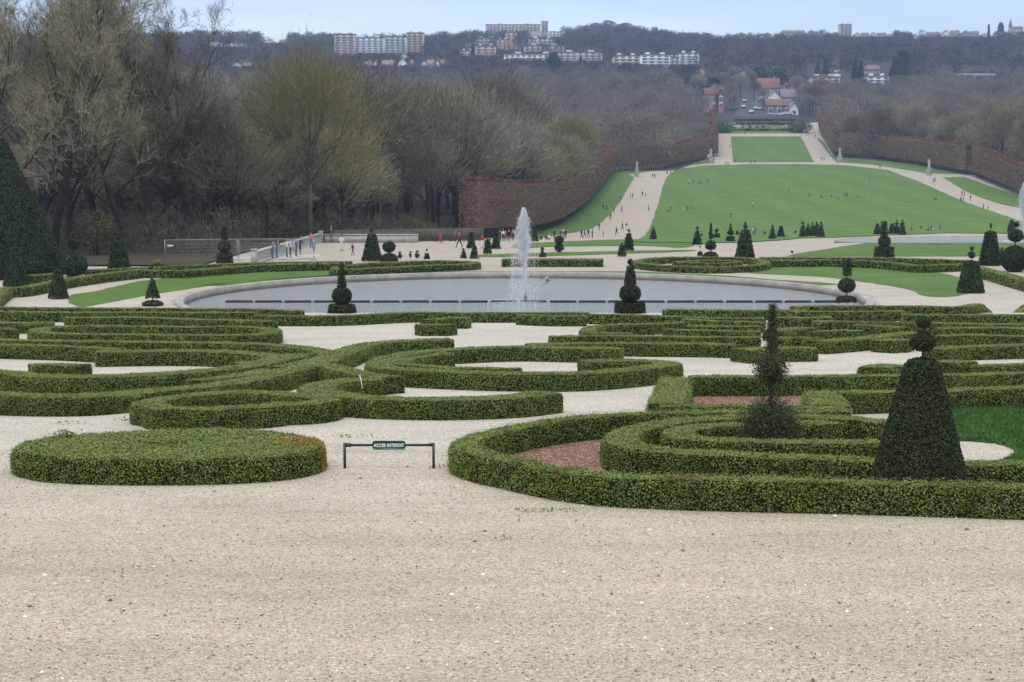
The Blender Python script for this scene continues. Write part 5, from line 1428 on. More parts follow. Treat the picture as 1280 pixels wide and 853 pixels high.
# ---- by the foot of the left path
for a in [(677, 300.3, 'sit', BLK, BLK, 'person in black sitting, leftmost of the group right of the jet', GP), (682, 299.8, 'sit', NAVY, GREY, 'person in navy sitting, second of the group right of the jet', GP), (686.5, 299.8, 'sit', WHT, BLK, 'person in white sitting in the group right of the jet', GP),
          (693, 299, 'stand', BLK, NAVY, 'person in black standing behind the sitting group', GP), (701, 297.5, 'stand', RED, BLK, 'person in red top above the stacked ball yews', GP), (704.5, 297, 'hold', LAV, BLK, 'person in pale top beside the red one above the ball yews', GP), (707, 299, 'stand', BLK, BLK, 'person in black right of the red top above the ball yews', GP),
          (727, 298, 'walk', BLK, BLK, 'person in black, leftmost of the row entering the left path', GP), (731, 298, 'walk', NAVY, BLK, 'person in navy, second of the row entering the left path', GP), (735.5, 297.5, 'walk', BLK, DEN, 'person in black and denim, third of the row entering the left path', GP), (740.5, 297.8, 'stand', GREY, BLK, 'person in grey, rightmost of the row entering the left path', GP),
          (754, 297.5, 'stand', BLK, GREY, 'short person in black on the left path foot', GP, 1.2), (770.5, 295, 'walk', BLK, NAVY, 'person in black walking down the middle of the left path foot', GP), (778, 288, 'walk', NAVY, BLK, 'person in dark blue, left one of a pair low on the left path', GP), (783, 288, 'walk', MAR, WHT, 'person with pale trousers, right one of a pair low on the left path', GP),
          (749, 288, 'walk', BLK, BLK, 'person in black at the left verge of the path', GP), (763, 275, 'walk', NAVY, BLK, 'person in navy alone at the bend of the left path', GP), (767.5, 267, 'stand', GREY, BLK, 'person in grey at the left edge of the path, above the bend', GP), (777, 266, 'walk', BLK, BLK, 'person in black in the middle of the path, above the bend', GP),
          (754, 263.5, 'stand', BLK, TEAL, 'left person of the pair standing on the side lawn', GP), (758, 263.5, 'stand', TEAL, BLK, 'right person of the pair standing on the side lawn', GP), (775.5, 252, 'walk', TEAL, GREY, 'person in teal stepping from the side lawn onto the path', GP), (788, 249, 'stand', GREY, BRN, 'person in grey, left one of a pair halfway up the path', GP), (791, 248.5, 'stand', BLK, GREY, 'person in black, right one of a pair halfway up the path', GP),
          (803, 246, 'walk', NAVY, BLK, 'adult beside a child halfway up the path', GP), (807, 246.5, 'walk', BLK, GREY, 'child beside an adult halfway up the path', GP, 1.15), (811, 264, 'lean', GREY, BLK, 'person in grey bending at the right edge of the left path', GP), (733, 254, 'stand', BLK, BLK, 'person in black at the foot of the tall purple hedge', GP),
          (815.5, 223, 'walk', BLK, NAVY, 'left walker of the pair near the left lawn statue', GP), (818.5, 223, 'walk', NAVY, BLK, 'right walker of the pair near the left lawn statue', GP), (834, 219, 'walk', BLK, BLK, 'left walker of the pair right of the left lawn statue', GP), (838.5, 218, 'walk', BRN, BLK, 'right walker of the pair right of the left lawn statue', GP)]:
    person(*a)
# ---- on the lawn
for a in [(861.5, 231, 'stand', WHT, BLK, 'person in white at the upper left of the lawn', GLN), (866.5, 231, 'stand', BLK, BLK, 'person in black next to the white one at the upper left of the lawn', GLN), (875, 230, 'sit', TEAL, BLK, 'person sitting alone at the upper left of the lawn', GLN), (884.5, 229.5, 'stand', GREY, TEAL, 'slim person in grey at the upper left of the lawn', GLN),
          (836, 265, 'sit', GREY, BLK, 'person in grey sitting on the left side of the lawn', GLN), (838.5, 264, 'stand', BLK, MAR, 'person in black behind the sitting one on the left side of the lawn', GLN, 1.3), (854, 266, 'hold', (.35, .48, .6), WHT, 'person in light blue and white on the left side of the lawn', GLN), (859.5, 264, 'stand', BLK, TEAL, 'dark dressed person right of the light blue one', GLN, 1.4), (865, 263, 'stand', TEAL, BLK, 'dark teal dressed person, rightmost of the left lawn group', GLN),
          (913.5, 274, 'stand', BLUE, GREY, 'person in blue alone in the middle of the lower lawn', GLN), (941, 260, 'hold', WHT, TEAL, 'person in white alone in the middle of the lawn', GLN), (985.5, 242.5, 'stand', BLK, GREY, 'person in black jacket alone at the centre of the lawn', GLN), (1011.5, 247.5, 'stand', BLK, BLK, 'dark slim person right of the centre of the lawn', GLN), (1026.5, 247.5, 'sit', BLK, BLK, 'small dark sitting figure right of the lawn centre', GLN), (1039.5, 246.5, 'sit', TEAL, BLK, 'sitting figure in teal left of the red one', GLN), (1048.5, 249.5, 'sit', RED, CAM, 'sitting figure in red on the lawn', GLN), (1055.5, 246.5, 'stand', BLK, BLK, 'person in black standing right of the sitting red one', GLN), (1058.5, 247, 'lean', NAVY, BLK, 'person in navy bending beside the one in black', GLN), (1073, 247, 'sit', BLUE, NAVY, 'figure in blue sitting right of the lawn centre', GLN), (1080, 246.5, 'sit', LAV, BLUE, 'figure in pale blue sitting, last of the row on the lawn', GLN),
          (1086.5, 228, 'stand', BLUE, (.3, .38, .5), 'person in blue high on the right side of the lawn', GLN), (1168.5, 250.5, 'sit', BLK, BRN, 'dark figure sitting near the right path', GLN), (1170.5, 251, 'sit', BRN, GREY, 'brown figure sitting beside the dark one near the right path', GLN),
          (941.5, 294.5, 'stand', WHT, BLUE, 'person in white right of the tall bead cone', GLN), (943.5, 294, 'stand', NAVY, NAVY, 'person in navy behind the white one right of the tall bead cone', GLN), (956.5, 293.5, 'sit', BLK, BLK, 'dark figure sitting left of the pear shaped yew', GLN), (878, 295.5, 'sit', BLK, BLK, 'dark figure sitting behind the bead cone on the left lawn edge', GLN), (995, 292, 'sit', NAVY, BLK, 'dark figure sitting left of the five bead cones', GLN),
          (1138.5, 288, 'sit', RED, CAM, 'picnicker in red sitting by the lawn edge', GLN), (1141.5, 287.5, 'sit', (.5, .18, .12), BLK, 'picnicker in brick orange beside the red one', GLN), (1151, 288.5, 'stand', BLK, BLK, 'person in black between the picnickers and the navy pair', GLN, 1.2), (1161, 289, 'sit', NAVY, BLK, 'person in navy sitting at the lawn edge', GLN), (1163.5, 289.5, 'stand', BLK, GREY, 'dark person behind the navy sitter at the lawn edge', GLN, 1.3), (1166.5, 289.5, 'stand', GREY, WHT, 'person in grey and white by the navy sitter at the lawn edge', GLN, 1.35), (1175, 288.5, 'stand', BLK, BLK, 'person in black, rightmost of the lawn edge group', GLN, 1.3)]:
    person(*a)
# ---- right and upper paths
for a in [(1167, 229, 'walk', BLK, BLK, 'left walker of the pair below the right statue', GR), (1168.8, 228, 'walk', NAVY, BLK, 'right walker of the pair below the right statue', GR), (1202.5, 245.5, 'stand', RED, RED, 'left one of the two in red on the right path', GR), (1205.3, 245.5, 'stand', RED, BLK, 'right one of the two in red on the right path', GR), (1201, 253.5, 'walk', NAVY, BLK, 'person in navy below the two in red', GR), (1204.5, 252.5, 'walk', BLUE, DEN, 'person in blue below the two in red', GR, 1.3), (1213, 251.5, 'walk', NAVY, GREY, 'person in navy right of the two in red', GR), (1229, 263, 'walk', BLUE, NAVY, 'person in bright blue on the lower right path', GR), (1235, 263, 'walk', GREY, DEN, 'child in grey on the lower right path', GR, 1.2),
          (1100, 212, 'walk', BLK, BLK, 'walker on the cross path above the lawn at the right', GR), (1027, 201.5, 'walk', BLK, BLK, 'left walker of the pair on the upper right path', GR), (1030, 201.5, 'walk', NAVY, BLK, 'right walker of the pair on the upper right path', GR), (1008.5, 170, 'walk', BLK, BLK, 'left walker at the top of the upper right path', GR), (1011, 170, 'walk', NAVY, BLK, 'middle walker at the top of the upper right path', GR), (1019, 173, 'walk', BLK, GREY, 'right walker at the top of the upper right path', GR),
          (931, 169, 'walk', BLK, BLK, 'walker on the cross path beyond the upper lawn', GR), (912.5, 185.5, 'walk', BLK, BLK, 'walker on the upper left path beside the lawn', GR), (907, 207.5, 'walk', BLK, NAVY, 'left walker of the pair at the foot of the upper left path', GR), (910, 207.5, 'walk', BRN, BLK, 'right walker of the pair at the foot of the upper left path', GR), (919, 203.5, 'stand', BLK, BLK, 'dark walker at the corner of the upper lawn', GR), (938.5, 205, 'walk', BLK, BLK, 'left walker between the upper lawn and the large lawn', GR), (943.5, 205, 'walk', NAVY, GREY, 'right walker between the upper lawn and the large lawn', GR)]:
    person(*a)

def statue(px, by, hpx, label, pose='hold', rz=0):
    c = hit(px, by); s = c[1] / F / CP; H = hpx * s
    r = empty('statue', (c[0], c[1], gz(c[0], c[1]))); tag(r, label, 'statue', 'white stone statues around the lawn')
    ph = H * .44; w = H * .17
    mb = MB(); mb.box((0, 0, .12), (w * 2.0, w * 2.0, .5)); mb.box((0, 0, ph / 2 + .2), (w * 1.5, w * 1.5, ph - .25)); mb.box((0, 0, ph - .02), (w * 1.85, w * 1.85, .22)); mb.build('pedestal', M['white_stone'], r)
    me = SLOT[pose][0].copy(); me.name = 'figure'; me.materials.clear(); me.materials.append(M['white_stone'])
    me.polygons.foreach_set('material_index', np.zeros(len(me.polygons), np.int32))
    o = bpy.data.objects.new('figure', me); COL.objects.link(o); o.parent = r; k = H * .55 / 1.76; o.scale = (k * 1.15, k * 1.15, k); o.location = (0, 0, ph + .06); o.rotation_euler = (0, 0, rz)
    dr = MB(); a = np.linspace(0, 1, 6); dr.lathe([(H * (.085 - .035 * t), H * (.44 + .33 * t)) for t in a], 10); dr.build('drapery', M['white_stone'], r, True)
statue(796, 221, 19.5, 'white statue on a plinth at the top of the left path', 'hold', .4)
statue(888.5, 205, 20, 'white statue at the end of the rust clipped hedge, foot of the upper left path', 'stand', -.3)
statue(1049.5, 204, 20, 'white statue at the foot of the upper right path', 'hold', .2)
statue(1161, 219.5, 21, 'white statue at the top of the right path', 'stand', .1)

# ------------------------------------------------------------------ far town
M['glass_dark'] = plain('window_glass', (.17, .19, .22), .4, .2, .5)
WALL = {}
def wallm(c):
    if c not in WALL: WALL[c] = plain('render_%d' % len(WALL), c, .85, .08, .15)
    return WALL[c]
def block(px0, py0, px1, py1, D, depth, wall, floors, label, group='apartment blocks on the far hills', name='apartment_block', turn=0.0, roof=(.16, .15, .15), setback=False, wins=True, cat='building'):
    D = float(hit((px0 + px1) / 2, py1 + 1.0)[1])
    a, b = at(px0, py1, D), at(px1, py0, D); W = b[0] - a[0]; H = b[2] - a[2]; cx = (a[0] + b[0]) / 2
    gr = gz(cx, D); sink = max(0, a[2] - gr) + 6
    r = empty(name, (cx, D, a[2]), turn); tag(r, label, cat, group)
    mb = MB(); mb.box((0, depth / 2, (H - sink) / 2), (W, depth, H + sink))
    mb.build('wall', wallm(wall), r)
    rf = MB(); rf.box((0, depth / 2, H + .25), (W + .8, depth + .8, .5)); 
    ro = rf.build('roof', wallm(roof), r)
    for k in range(2):
        rb = MB(); rb.box((W * (-.25 + .5 * k), depth * .5, H + 1.3), (min(5, W * .15), 4, 1.8)); rb.build('roof_housing', wallm(wall), ro)
    if wins:
        fh = H / floors; nw = max(2, int(W / 4.6))
        cells = [(i, j) for j in range(floors) for i in range(nw)]
        if len(cells) <= 100:
            proto = None; wm = MB(); wm.box((0, 0, 0), (W / nw * .5, .12, fh * .5))
            for i, j in cells:
                if proto is None: proto = o = wm.build('window', M['glass_dark'], r)
                else: o = proto.copy(); COL.objects.link(o); o.parent = r
                o.location = (-W / 2 + W * (i + .5) / nw, -.03, fh * (j + .52))
        else:
            for j in range(floors):
                wm = MB()
                for i in range(nw): wm.box((-W / 2 + W * (i + .5) / nw, -.03, fh * (j + .52)), (W / nw * .52, .12, fh * .5))
                o = wm.build('window_row', M['glass_dark'], r)
        for j in range(1, floors):
            if floors <= 10:
                sl_ = MB(); sl_.box((0, -.35, fh * j), (W * .92, .7, .22)); sl_.build('balcony_slab', wallm(wall), r)
    return r
PKB, PNK, CRM, WHB, BEI, ORG = (.66, .55, .48), (.66, .46, .40), (.72, .68, .60), (.80, .81, .82), (.60, .52, .44), (.66, .48, .38)
block(418, 43, 443, 72, 1620, 16, PKB, 9, 'pinkish beige tower at the left end of the white slab block')
block(443.5, 47.5, 480, 72, 1640, 14, WHB, 8, 'left half of the long white slab block behind the wood')
block(480.5, 46, 507.5, 72, 1640, 14, (.58, .62, .64), 8, 'right, greyer half of the long white slab block behind the wood')
block(508, 41.5, 529, 70, 1620, 16, PNK, 9, 'salmon pink tower at the right end of the white slab block')
block(607, 31, 676, 40, 1950, 16, BEI, 3, 'long beige slab block crowning the hill top')
block(677, 27.5, 685, 41, 1950, 16, (.50, .38, .32), 4, 'pinkish end tower of the long hill top block')
block(632, 41, 646, 64, 1700, 14, ORG, 7, 'orange pink apartment tower below the hill top block')
block(622, 50, 634, 65, 1690, 12, PNK, 5, 'low pink block joined left of the orange pink tower')
block(594, 48, 622, 58, 1720, 12, (.42, .42, .42), 3, 'grey low block left of the orange pink tower')
block(594, 58, 620, 72, 1600, 12, PNK, 4, 'pink low building below the grey block')
block(575, 64, 593, 72, 1590, 12, CRM, 3, 'small cream building left of the pink low one')
block(663, 40, 700, 48, 1750, 14, WHB, 3, 'top step of the white terraced building on the hill')
block(661, 48.5, 695, 57, 1735, 12, WHB, 3, 'middle step of the white terraced building on the hill')
block(655, 57.5, 705, 67, 1700, 14, (.58, .47, .42), 3, 'pink long building at the foot of the terraced building')
block(630, 68, 700, 77, 1560, 14, CRM, 2, 'long low cream building behind the dark conifer')
block(698, 66, 753, 79, 1580, 14, (.62, .60, .52), 4, 'cream white block just right of the dark conifer')
block(766, 70, 800, 82, 1560, 12, CRM, 3, 'cream terrace left part above the wood edge')
block(801, 69, 838, 84, 1560, 12, WHB, 4, 'white terrace middle part above the wood edge')
block(838, 72, 849, 84, 1565, 12, (.5, .5, .52), 3, 'grey infill house between the white terraces')
block(849, 67, 874, 83, 1550, 14, WHB, 5, 'tall white block at the right end of the terraces')
block(1050, 31, 1065, 47, 2020, 15, (.46, .43, .36), 6, 'lone beige tower on the right skyline')

def house(px0, py0, px1, py1, D, wall, roofc, label, group, eave=.55, ridge='x', depth=9.0, wins=(3, 2), door=False, chim=True, rise=4.0, gable=True):
    if py1 < 105: D = float(hit((px0 + px1) / 2, py1 + .6)[1])
    a, b = at(px0, py1, D), at(px1, py0, D); W = b[0] - a[0]; H = b[2] - a[2]; cx = (a[0] + b[0]) / 2; he = H * eave
    r = empty('house', (cx, D, a[2])); tag(r, label, 'house', group)
    sink = max(0., a[2] - gz(cx, D)) + 4
    mb = MB()
    if ridge == 'y':    # gable faces the viewer
        V = [[-W / 2, 0, -sink], [W / 2, 0, -sink], [W / 2, 0, he], [0, 0, H - .1], [-W / 2, 0, he]]
        V = np.array(V); V2 = V + [0, depth, 0]
        mb.add(np.vstack([V, V2]), [[0, 1, 6, 5], [1, 2, 7, 6], [4, 0, 5, 9]]); mb.f.append((np.array([[0, 1, 2, 3, 4][::1]]), 0)); mb.f.append((np.array([[9, 8, 7, 6, 5]]), 0))
        rf = MB(); o_ = .5
        for s in (-1, 1):
            rf.add(np.array([[s * (W / 2 + o_), -o_, he - .3], [s * (W / 2 + o_), depth + o_, he - .3], [0, depth + o_, H], [0, -o_, H], [s * (W / 2 + o_), -o_, he], [s * (W / 2 + o_), depth + o_, he], [0, depth + o_, H + .3], [0, -o_, H + .3]]), [[0, 1, 2, 3], [7, 6, 5, 4], [0, 3, 7, 4], [0, 4, 5, 1]])
    else:
        V = np.array([[0, -sink], [depth, -sink], [depth, he], [depth / 2, H - .1], [0, he]])
        A = np.column_stack([np.full(5, -W / 2), V]); Bq = np.column_stack([np.full(5, W / 2), V])
        mb.add(np.vstack([A, Bq]), [[0, 5, 9, 4], [1, 2, 7, 6]]); mb.f.append((np.array([[0, 1, 2, 3, 4][::-1]]), 0)); mb.f.append((np.array([[5, 6, 7, 8, 9]]), 0))
        rf = MB(); o_ = .5
        for y0_, y1_ in ((-o_, depth / 2), (depth + o_, depth / 2)):
            rf.add(np.array([[-W / 2 - o_, y0_, he - .3], [W / 2 + o_, y0_, he - .3], [W / 2 + o_, y1_, H], [-W / 2 - o_, y1_, H], [-W / 2 - o_, y0_, he], [W / 2 + o_, y0_, he], [W / 2 + o_, y1_, H + .3], [-W / 2 - o_, y1_, H + .3]]), [[0, 1, 2, 3], [7, 6, 5, 4], [0, 4, 5, 1], [1, 5, 6, 2], [0, 3, 7, 4]])
    mb.build('wall', wallm(wall), r)
    ro = rf.build('roof', wallm(roofc), r)
    if chim:
        c = MB(); c.box((W * .28, depth * .5, H + .1), (.9, .9, 2.4)); c.build('chimney', wallm((.35, .2, .15)), ro)
    nx_, nz_ = wins
    for i in range(nx_):
        for j in range(nz_):
            wm = MB(); wm.box((-W / 2 + W * (i + .5) / nx_, -.05, he * (j + .55) / nz_), (W / nx_ * .42, .12, he / nz_ * .5)); fo = wm.build('window', M['glass_dark'], r)
            fr = MB(); fr.box((-W / 2 + W * (i + .5) / nx_, -.03, he * (j + .55) / nz_), (W / nx_ * .54, .1, he / nz_ * .62)); fr.build('frame', M['white_paint'], fo)
    if door:
        dm = MB(); dm.box((0, -.05, 1.05), (1.1, .14, 2.1)); dm.build('door', wallm((.08, .05, .04)), r)
    return r
GS = 'small white houses behind the left wood'
for k, (x0, x1, y0, y1, c, lab) in enumerate([(455, 464, 77, 85, WHB, 'small white house, leftmost of the row behind the left wood'), (466, 471, 76.5, 84, CRM, 'narrow cream house, second of the row behind the left wood'), (478, 491, 75.5, 87, (.58, .6, .62), 'wide greyish house, third of the row behind the left wood'),
      (497, 509, 73, 87, WHB, 'tallest white house in the middle of the row behind the left wood'), (511, 516, 76, 84, CRM, 'narrow cream house right of the tallest white one'), (527, 533.5, 76, 85, WHB, 'white gabled house in the right part of the row'), (534.5, 542, 75, 87, WHB, 'larger white gabled house in the right part of the row'), (545, 549, 75, 84, WHB, 'narrow white house near the right end of the row'), (551, 555, 75, 84, WHB, 'narrow white house at the right end of the row'),
      (500, 510, 67, 76, WHB, 'white house standing above the row, before the slab block'), (619, 624, 82, 87, WHB, 'tiny white house among the trees under the orange pink tower')]):
    house(x0, y0, x1, y1, 1250 + 3 * k, c, (.26, .20, .18), lab, GS, ridge='xy'[k % 2], wins=(2, 1))
GL2 = 'pale houses on the far left hillside'
for k, (x0, x1, y0, y1, c, lab) in enumerate([(262, 276, 53, 61, WHB, 'pale house at the left end of the far hillside, seen past the bare trees'), (281, 296, 53.5, 61, CRM, 'cream house, second from the left on the far hillside'), (300, 307, 55, 61, WHB, 'narrow white house on the far hillside left of the broad olive tree'), (330, 344, 49, 57, CRM, 'cream house on the far left skyline'), (349, 357, 50, 57, WHB, 'white house on the far left skyline, right of the cream one'), (290, 302, 78, 87, WHB, 'white house among the trees just above the fence, far away'), (303, 316, 79, 87, CRM, 'cream house beside the white one above the fence, far away'), (256, 270, 79, 86, (.5, .5, .52), 'grey house low on the far left hillside')]):
    house(x0, y0, x1, y1, 1750 if y0 < 60 else 1300, c, (.22, .17, .15), lab, GL2, ridge='xy'[k % 2], wins=(2, 2))
GRS = 'houses on the right skyline'
for k, (x0, x1, y0, y1, c, lab) in enumerate([(1068, 1075, 41, 47, WHB, 'small white house right beside the lone tower'), (1078, 1086, 41, 47, WHB, 'white house, second right of the lone tower'), (1089, 1095, 40.5, 46.5, WHB, 'white house, third right of the lone tower'), (1098, 1108, 41, 47, CRM, 'cream house, last of the row right of the lone tower'), (1110, 1113, 43, 48, WHB, 'tiny white house below the row on the right skyline'), (978, 1006, 38, 44, (.5, .52, .56), 'long pale house on the skyline left of the lone tower'), (1142, 1147, 43, 51, CRM, 'narrow cream house in the right hillside wood'),
      (1160, 1176, 40, 47, (.42, .27, .24), 'brick red house on the right skyline'), (1178, 1187, 38, 48, WHB, 'white gabled house on the right skyline'), (1189, 1200, 38, 48, (.60, .5, .48), 'pale pink gabled house on the right skyline'), (1202, 1212, 38.5, 47, (.30, .20, .18), 'dark brick house on the right skyline'), (1213, 1224, 39, 48, WHB, 'white house with steep roof on the right skyline'), (1225, 1238, 42, 48, CRM, 'long cream house, rightmost on the right skyline'), (1265, 1279, 33, 38, (.5, .42, .40), 'pinkish house beside the church spire')]):
    house(x0, y0, x1, y1, 2000, c, (.24, .17, .15), lab, GRS, ridge='xy'[(k + 1) % 2], wins=(2, 2))
# spire
c = at(1263, 36, 2050); r = empty('church', (c[0], 2050, c[2])); tag(r, 'church with a thin spire on the far right skyline', 'church')
mb = MB(); mb.box((0, 0, -6), (5, 5, 16)); mb.build('tower', wallm(BEI), r)
mb = MB(); mb.lathe([(2.8, 2), (.1, 13)], 4); mb.build('spire', wallm((.2, .2, .22)), r)
mb = MB(); mb.box((-8, 2, -9), (13, 8, 9)); mb.build('nave', wallm(BEI), r)
# right middle distance
GM = 'buildings beyond the right wood'
block(1014, 96.5, 1050, 108, 1180, 14, (.55, .50, .40), 3, 'long yellowish building left of the two tall conifers', GM)
block(1044, 91.5, 1051, 97, 1190, 8, WHB, 2, 'white roof storey on the yellowish building', GM, wins=False)
block(1084, 96, 1112, 108, 1200, 12, WHB, 3, 'white building between the conifers on the right', GM)
house(1077, 82, 1100, 93, 1400, (.42, .33, .31), (.22, .17, .16), 'pinkish house row above the white building on the right', GM, wins=(5, 2))
house(1196, 92, 1246, 98, 1350, (.46, .40, .40), (.20, .17, .17), 'long low pinkish building beyond the right wood', GM, wins=(8, 1))
# houses at the end of the avenue
GA = 'houses at the end of the avenue'
house(881, 110, 897, 136, 925, (.44, .29, .26), (.17, .085, .075), 'pink house with a red roof left of the road', GA, ridge='x', wins=(2, 2), eave=.68)
house(897.5, 112, 905, 135, 922, (.26, .12, .10), (.16, .085, .07), 'narrow brick red house joined to the pink one', GA, ridge='y', wins=(1, 2), eave=.7)
house(947, 98, 975, 130, 985, (.38, .35, .31), (.24, .115, .08), 'big house with an orange tiled roof', GA, ridge='x', wins=(3, 2), eave=.62)
house(975, 106, 986, 130, 990, (.44, .42, .38), (.24, .12, .085), 'small orange roofed wing right of the big house', GA, ridge='y', wins=(1, 2))
house(958, 113, 977, 128, 930, (.66, .66, .64), (.20, .18, .18), 'white gabled house front before the orange roof', GA, ridge='y', wins=(1, 1), chim=False, eave=.35)
house(977, 112, 996, 128, 932, (.40, .38, .38), (.20, .19, .21), 'grey slate roofed house right of the white gable', GA, ridge='x', wins=(2, 1), eave=.4)
house(958, 124, 990, 144, 918, (.24, .19, .165), (.21, .13, .10), 'low brown roofed house with a dark porch below the white gable', GA, ridge='x', wins=(3, 1), eave=.6, door=True, chim=False)
house(986, 128, 998, 145, 912, (.62, .63, .64), (.30, .30, .31), 'small white house right of the brown roofed one', GA, ridge='y', wins=(1, 1), chim=False)
house(866, 88, 880, 104, 1150, (.55, .53, .48), (.24, .20, .18), 'pale house among trees left of the avenue end', GA, wins=(2, 2))
house(925, 91, 932, 97, 1250, WHB, (.3, .28, .28), 'white house alone above the road', GA, wins=(1, 1))
sheet('road', [(918, 147), (990, 147), (960, 138), (941, 124), (936, 118), (929, 118), (926, 128), (921, 138)], M['asphalt'], .45, 4, 'grey road climbing between the houses', smooth_pts=False)

# lamp post by the road
c = at(945, 141, 915); r = empty('street_lamp', (c[0], c[1], c[2])); tag(r, 'thin pale lamp post beside the road at the avenue end', 'street lamp')
mb = MB(); mb.tube([[0, 0, -2], [0, 0, 8.5]], .11, 6); mb.build('pole', M['steel'], r); mb = MB(); mb.box((.5, 0, 8.5), (1.3, .25, .16)); mb.build('lamp_head', M['steel'], r)

# ------------------------------------------------------------------ cars
def car_proto():
    r = empty('parked_car', (0, 0, 0))
    b_ = MB()
    prof = [(-2.1, .35), (-2.1, .75), (-1.95, .92), (-1.25, 1.0), (-.75, 1.42), (.75, 1.45), (1.35, 1.0), (1.95, .9), (2.12, .7), (2.12, .35)]
    n = len(prof)
    V = [];
    for y, k in ((-.84, 1), (-.88, 1), (.88, 1), (.84, 1)):
        for x, z in prof: V.append([x * (1 if abs(y) < .86 else .985), y * (.86 if z > 1.1 else 1), z])
    V = np.array(V)
    for s in range(3):
        b_.add(V[s * n:(s + 2) * n], [[k, (k + 1) % n, n + (k + 1) % n, n + k] for k in range(n)])
    b_.add(V[:n], [list(range(n))]); b_.add(V[3 * n:], [list(range(n))[::-1]])
    body = b_.build('body', cloth(GREY), r)
    for s in (-1, 1):
        w_ = MB(); w_.add(np.array([[-1.1, s * .885, 1.02], [1.15, s * .885, 1.02], [.68, s * .79, 1.38], [-.68, s * .79, 1.36]]), [[0, 1, 2, 3]]); w_.build('window', M['glass_dark'], r)
    for x0_, x1_, z0, z1 in ((-1.24, -.78, 1.02, 1.4), (1.34, .8, 1.03, 1.42)):
        w_ = MB(); e = .02 if x0_ > 0 else -.02; w_.add(np.array([[x0_ + e, -.72, z0], [x0_ + e, .72, z0], [x1_ + e, .62, z1 - .02], [x1_ + e, -.62, z1 - .02]]), [[0, 1, 2, 3]]); w_.build('windscreen', M['glass_dark'], r)
    wheel = None
    for x in (-1.32, 1.32):
        for y in (-.82, .82):
            w_ = MB(); a = np.arange(14) * 2 * PI / 14
            A = np.column_stack([.33 * np.cos(a), np.full(14, -.11), .33 * np.sin(a)]); Bq = A + [0, .22, 0]
            w_.add(np.vstack([A, Bq]), [[k, (k + 1) % 14, 14 + (k + 1) % 14, 14 + k] for k in range(14)]); w_.f.append((np.array([list(range(14))]), 0)); w_.f.append((np.array([list(range(14, 28))[::-1]]), 0))
            o = w_.build('wheel', M['float'], r); o.location = (x, y, .33)
            h_ = MB(); h_.lathe([(.2, -.02), (.19, .02)], 10); q = h_.build('rim', M['steel'], o); q.rotation_euler = (PI / 2, 0, 0); q.location = (0, -.12 if y < 0 else .12, 0)
    for s in (-1, 1):
        h_ = MB(); h_.box((2.1, s * .6, .68), (.08, .34, .16)); h_.build('headlight', M['white_paint'], r)
    return r
cp = car_proto(); cu_ = [False]
def car(px, py, col, rz, label, sc=1.0, D=None):
    o = cp if not cu_[0] else copy_tree(cp); cu_[0] = True
    c = hit(px, py) if D is None else at(px, py, D)
    o.location = (c[0], c[1], gz(c[0], c[1]) + .45 if D is None else c[2]); o.rotation_euler = (0, 0, math.radians(rz)); o.scale = (sc,) * 3
    for ch in o.children:
        if ch.name.startswith('body'): ch.material_slots[0].link = 'OBJECT'; ch.material_slots[0].material = plain('car_paint', col, .3, .03, 1)
    tag(o, label, 'car', 'cars parked beyond the park')
car(905, 139, (.03, .03, .04), 0, 'black car left of the road before the pink house', 1.1)
car(914, 139, (.02, .025, .03), 0, 'black car, second before the pink house', 1.15)
car(920.5, 138.5, (.05, .055, .07), 0, 'dark grey car, third before the pink house', 1.05)
car(930.5, 128.5, (.5, .55, .62), 80, 'pale blue grey car high up the road', 1.2)
car(929.5, 136, (.68, .7, .72), 80, 'white car coming down the road', 1.2)
car(939.5, 142.5, (.7, .71, .72), 75, 'white car at the bottom of the road', 1.3)
car(946, 138, (.66, .68, .7), 60, 'white car right of the road behind the lamp post', 1.25)
car(951, 138.5, (.6, .62, .66), 60, 'silver car right of the white one by the road', 1.1)
car(963, 145, (.5, .54, .6), 0, 'silver blue car in front of the brown roofed house', 1.1)
car(974, 145.5, (.66, .66, .67), 0, 'white car in front of the brown roofed house', 1.15)
car(984, 145, (.7, .71, .72), 0, 'white van like car right of the brown roofed house', 1.5)
for px, col, lab in [(923, (.6, .64, .66), 'silver car at the left end of the row behind the low dark hedge'), (933, (.40, .42, .46), 'grey car, second in the row behind the low dark hedge'), (941.5, (.42, .46, .52), 'blue grey car in the row behind the low dark hedge'), (950, (.42, .24, .22), 'dull red car in the row behind the low dark hedge'), (957.5, (.40, .22, .20), 'reddish brown car in the row behind the low dark hedge'), (985, (.45, .52, .58), 'pale blue car at the right end of the row behind the low dark hedge')]:
    car(px, 161.5, col, 180, lab, 1.3)
hedge([(918, 161.5), (955, 161.5), (991, 161.5)], 1.6, 1.1, 'low dark hedge in front of the row of parked cars', group='hedges beyond the upper lawn', name='low_hedge')
hedge([(920, 153), (955, 153), (990, 153)], 1.8, 1.6, 'clipped dark hedge behind the row of parked cars', group='hedges beyond the upper lawn', name='low_hedge')
hedge([(918, 149), (955, 149), (995, 149)], 1.8, 1.4, 'brownish hedge along the street beyond the park', group='hedges beyond the upper lawn', name='low_hedge', leaf='box_leaf_rust')

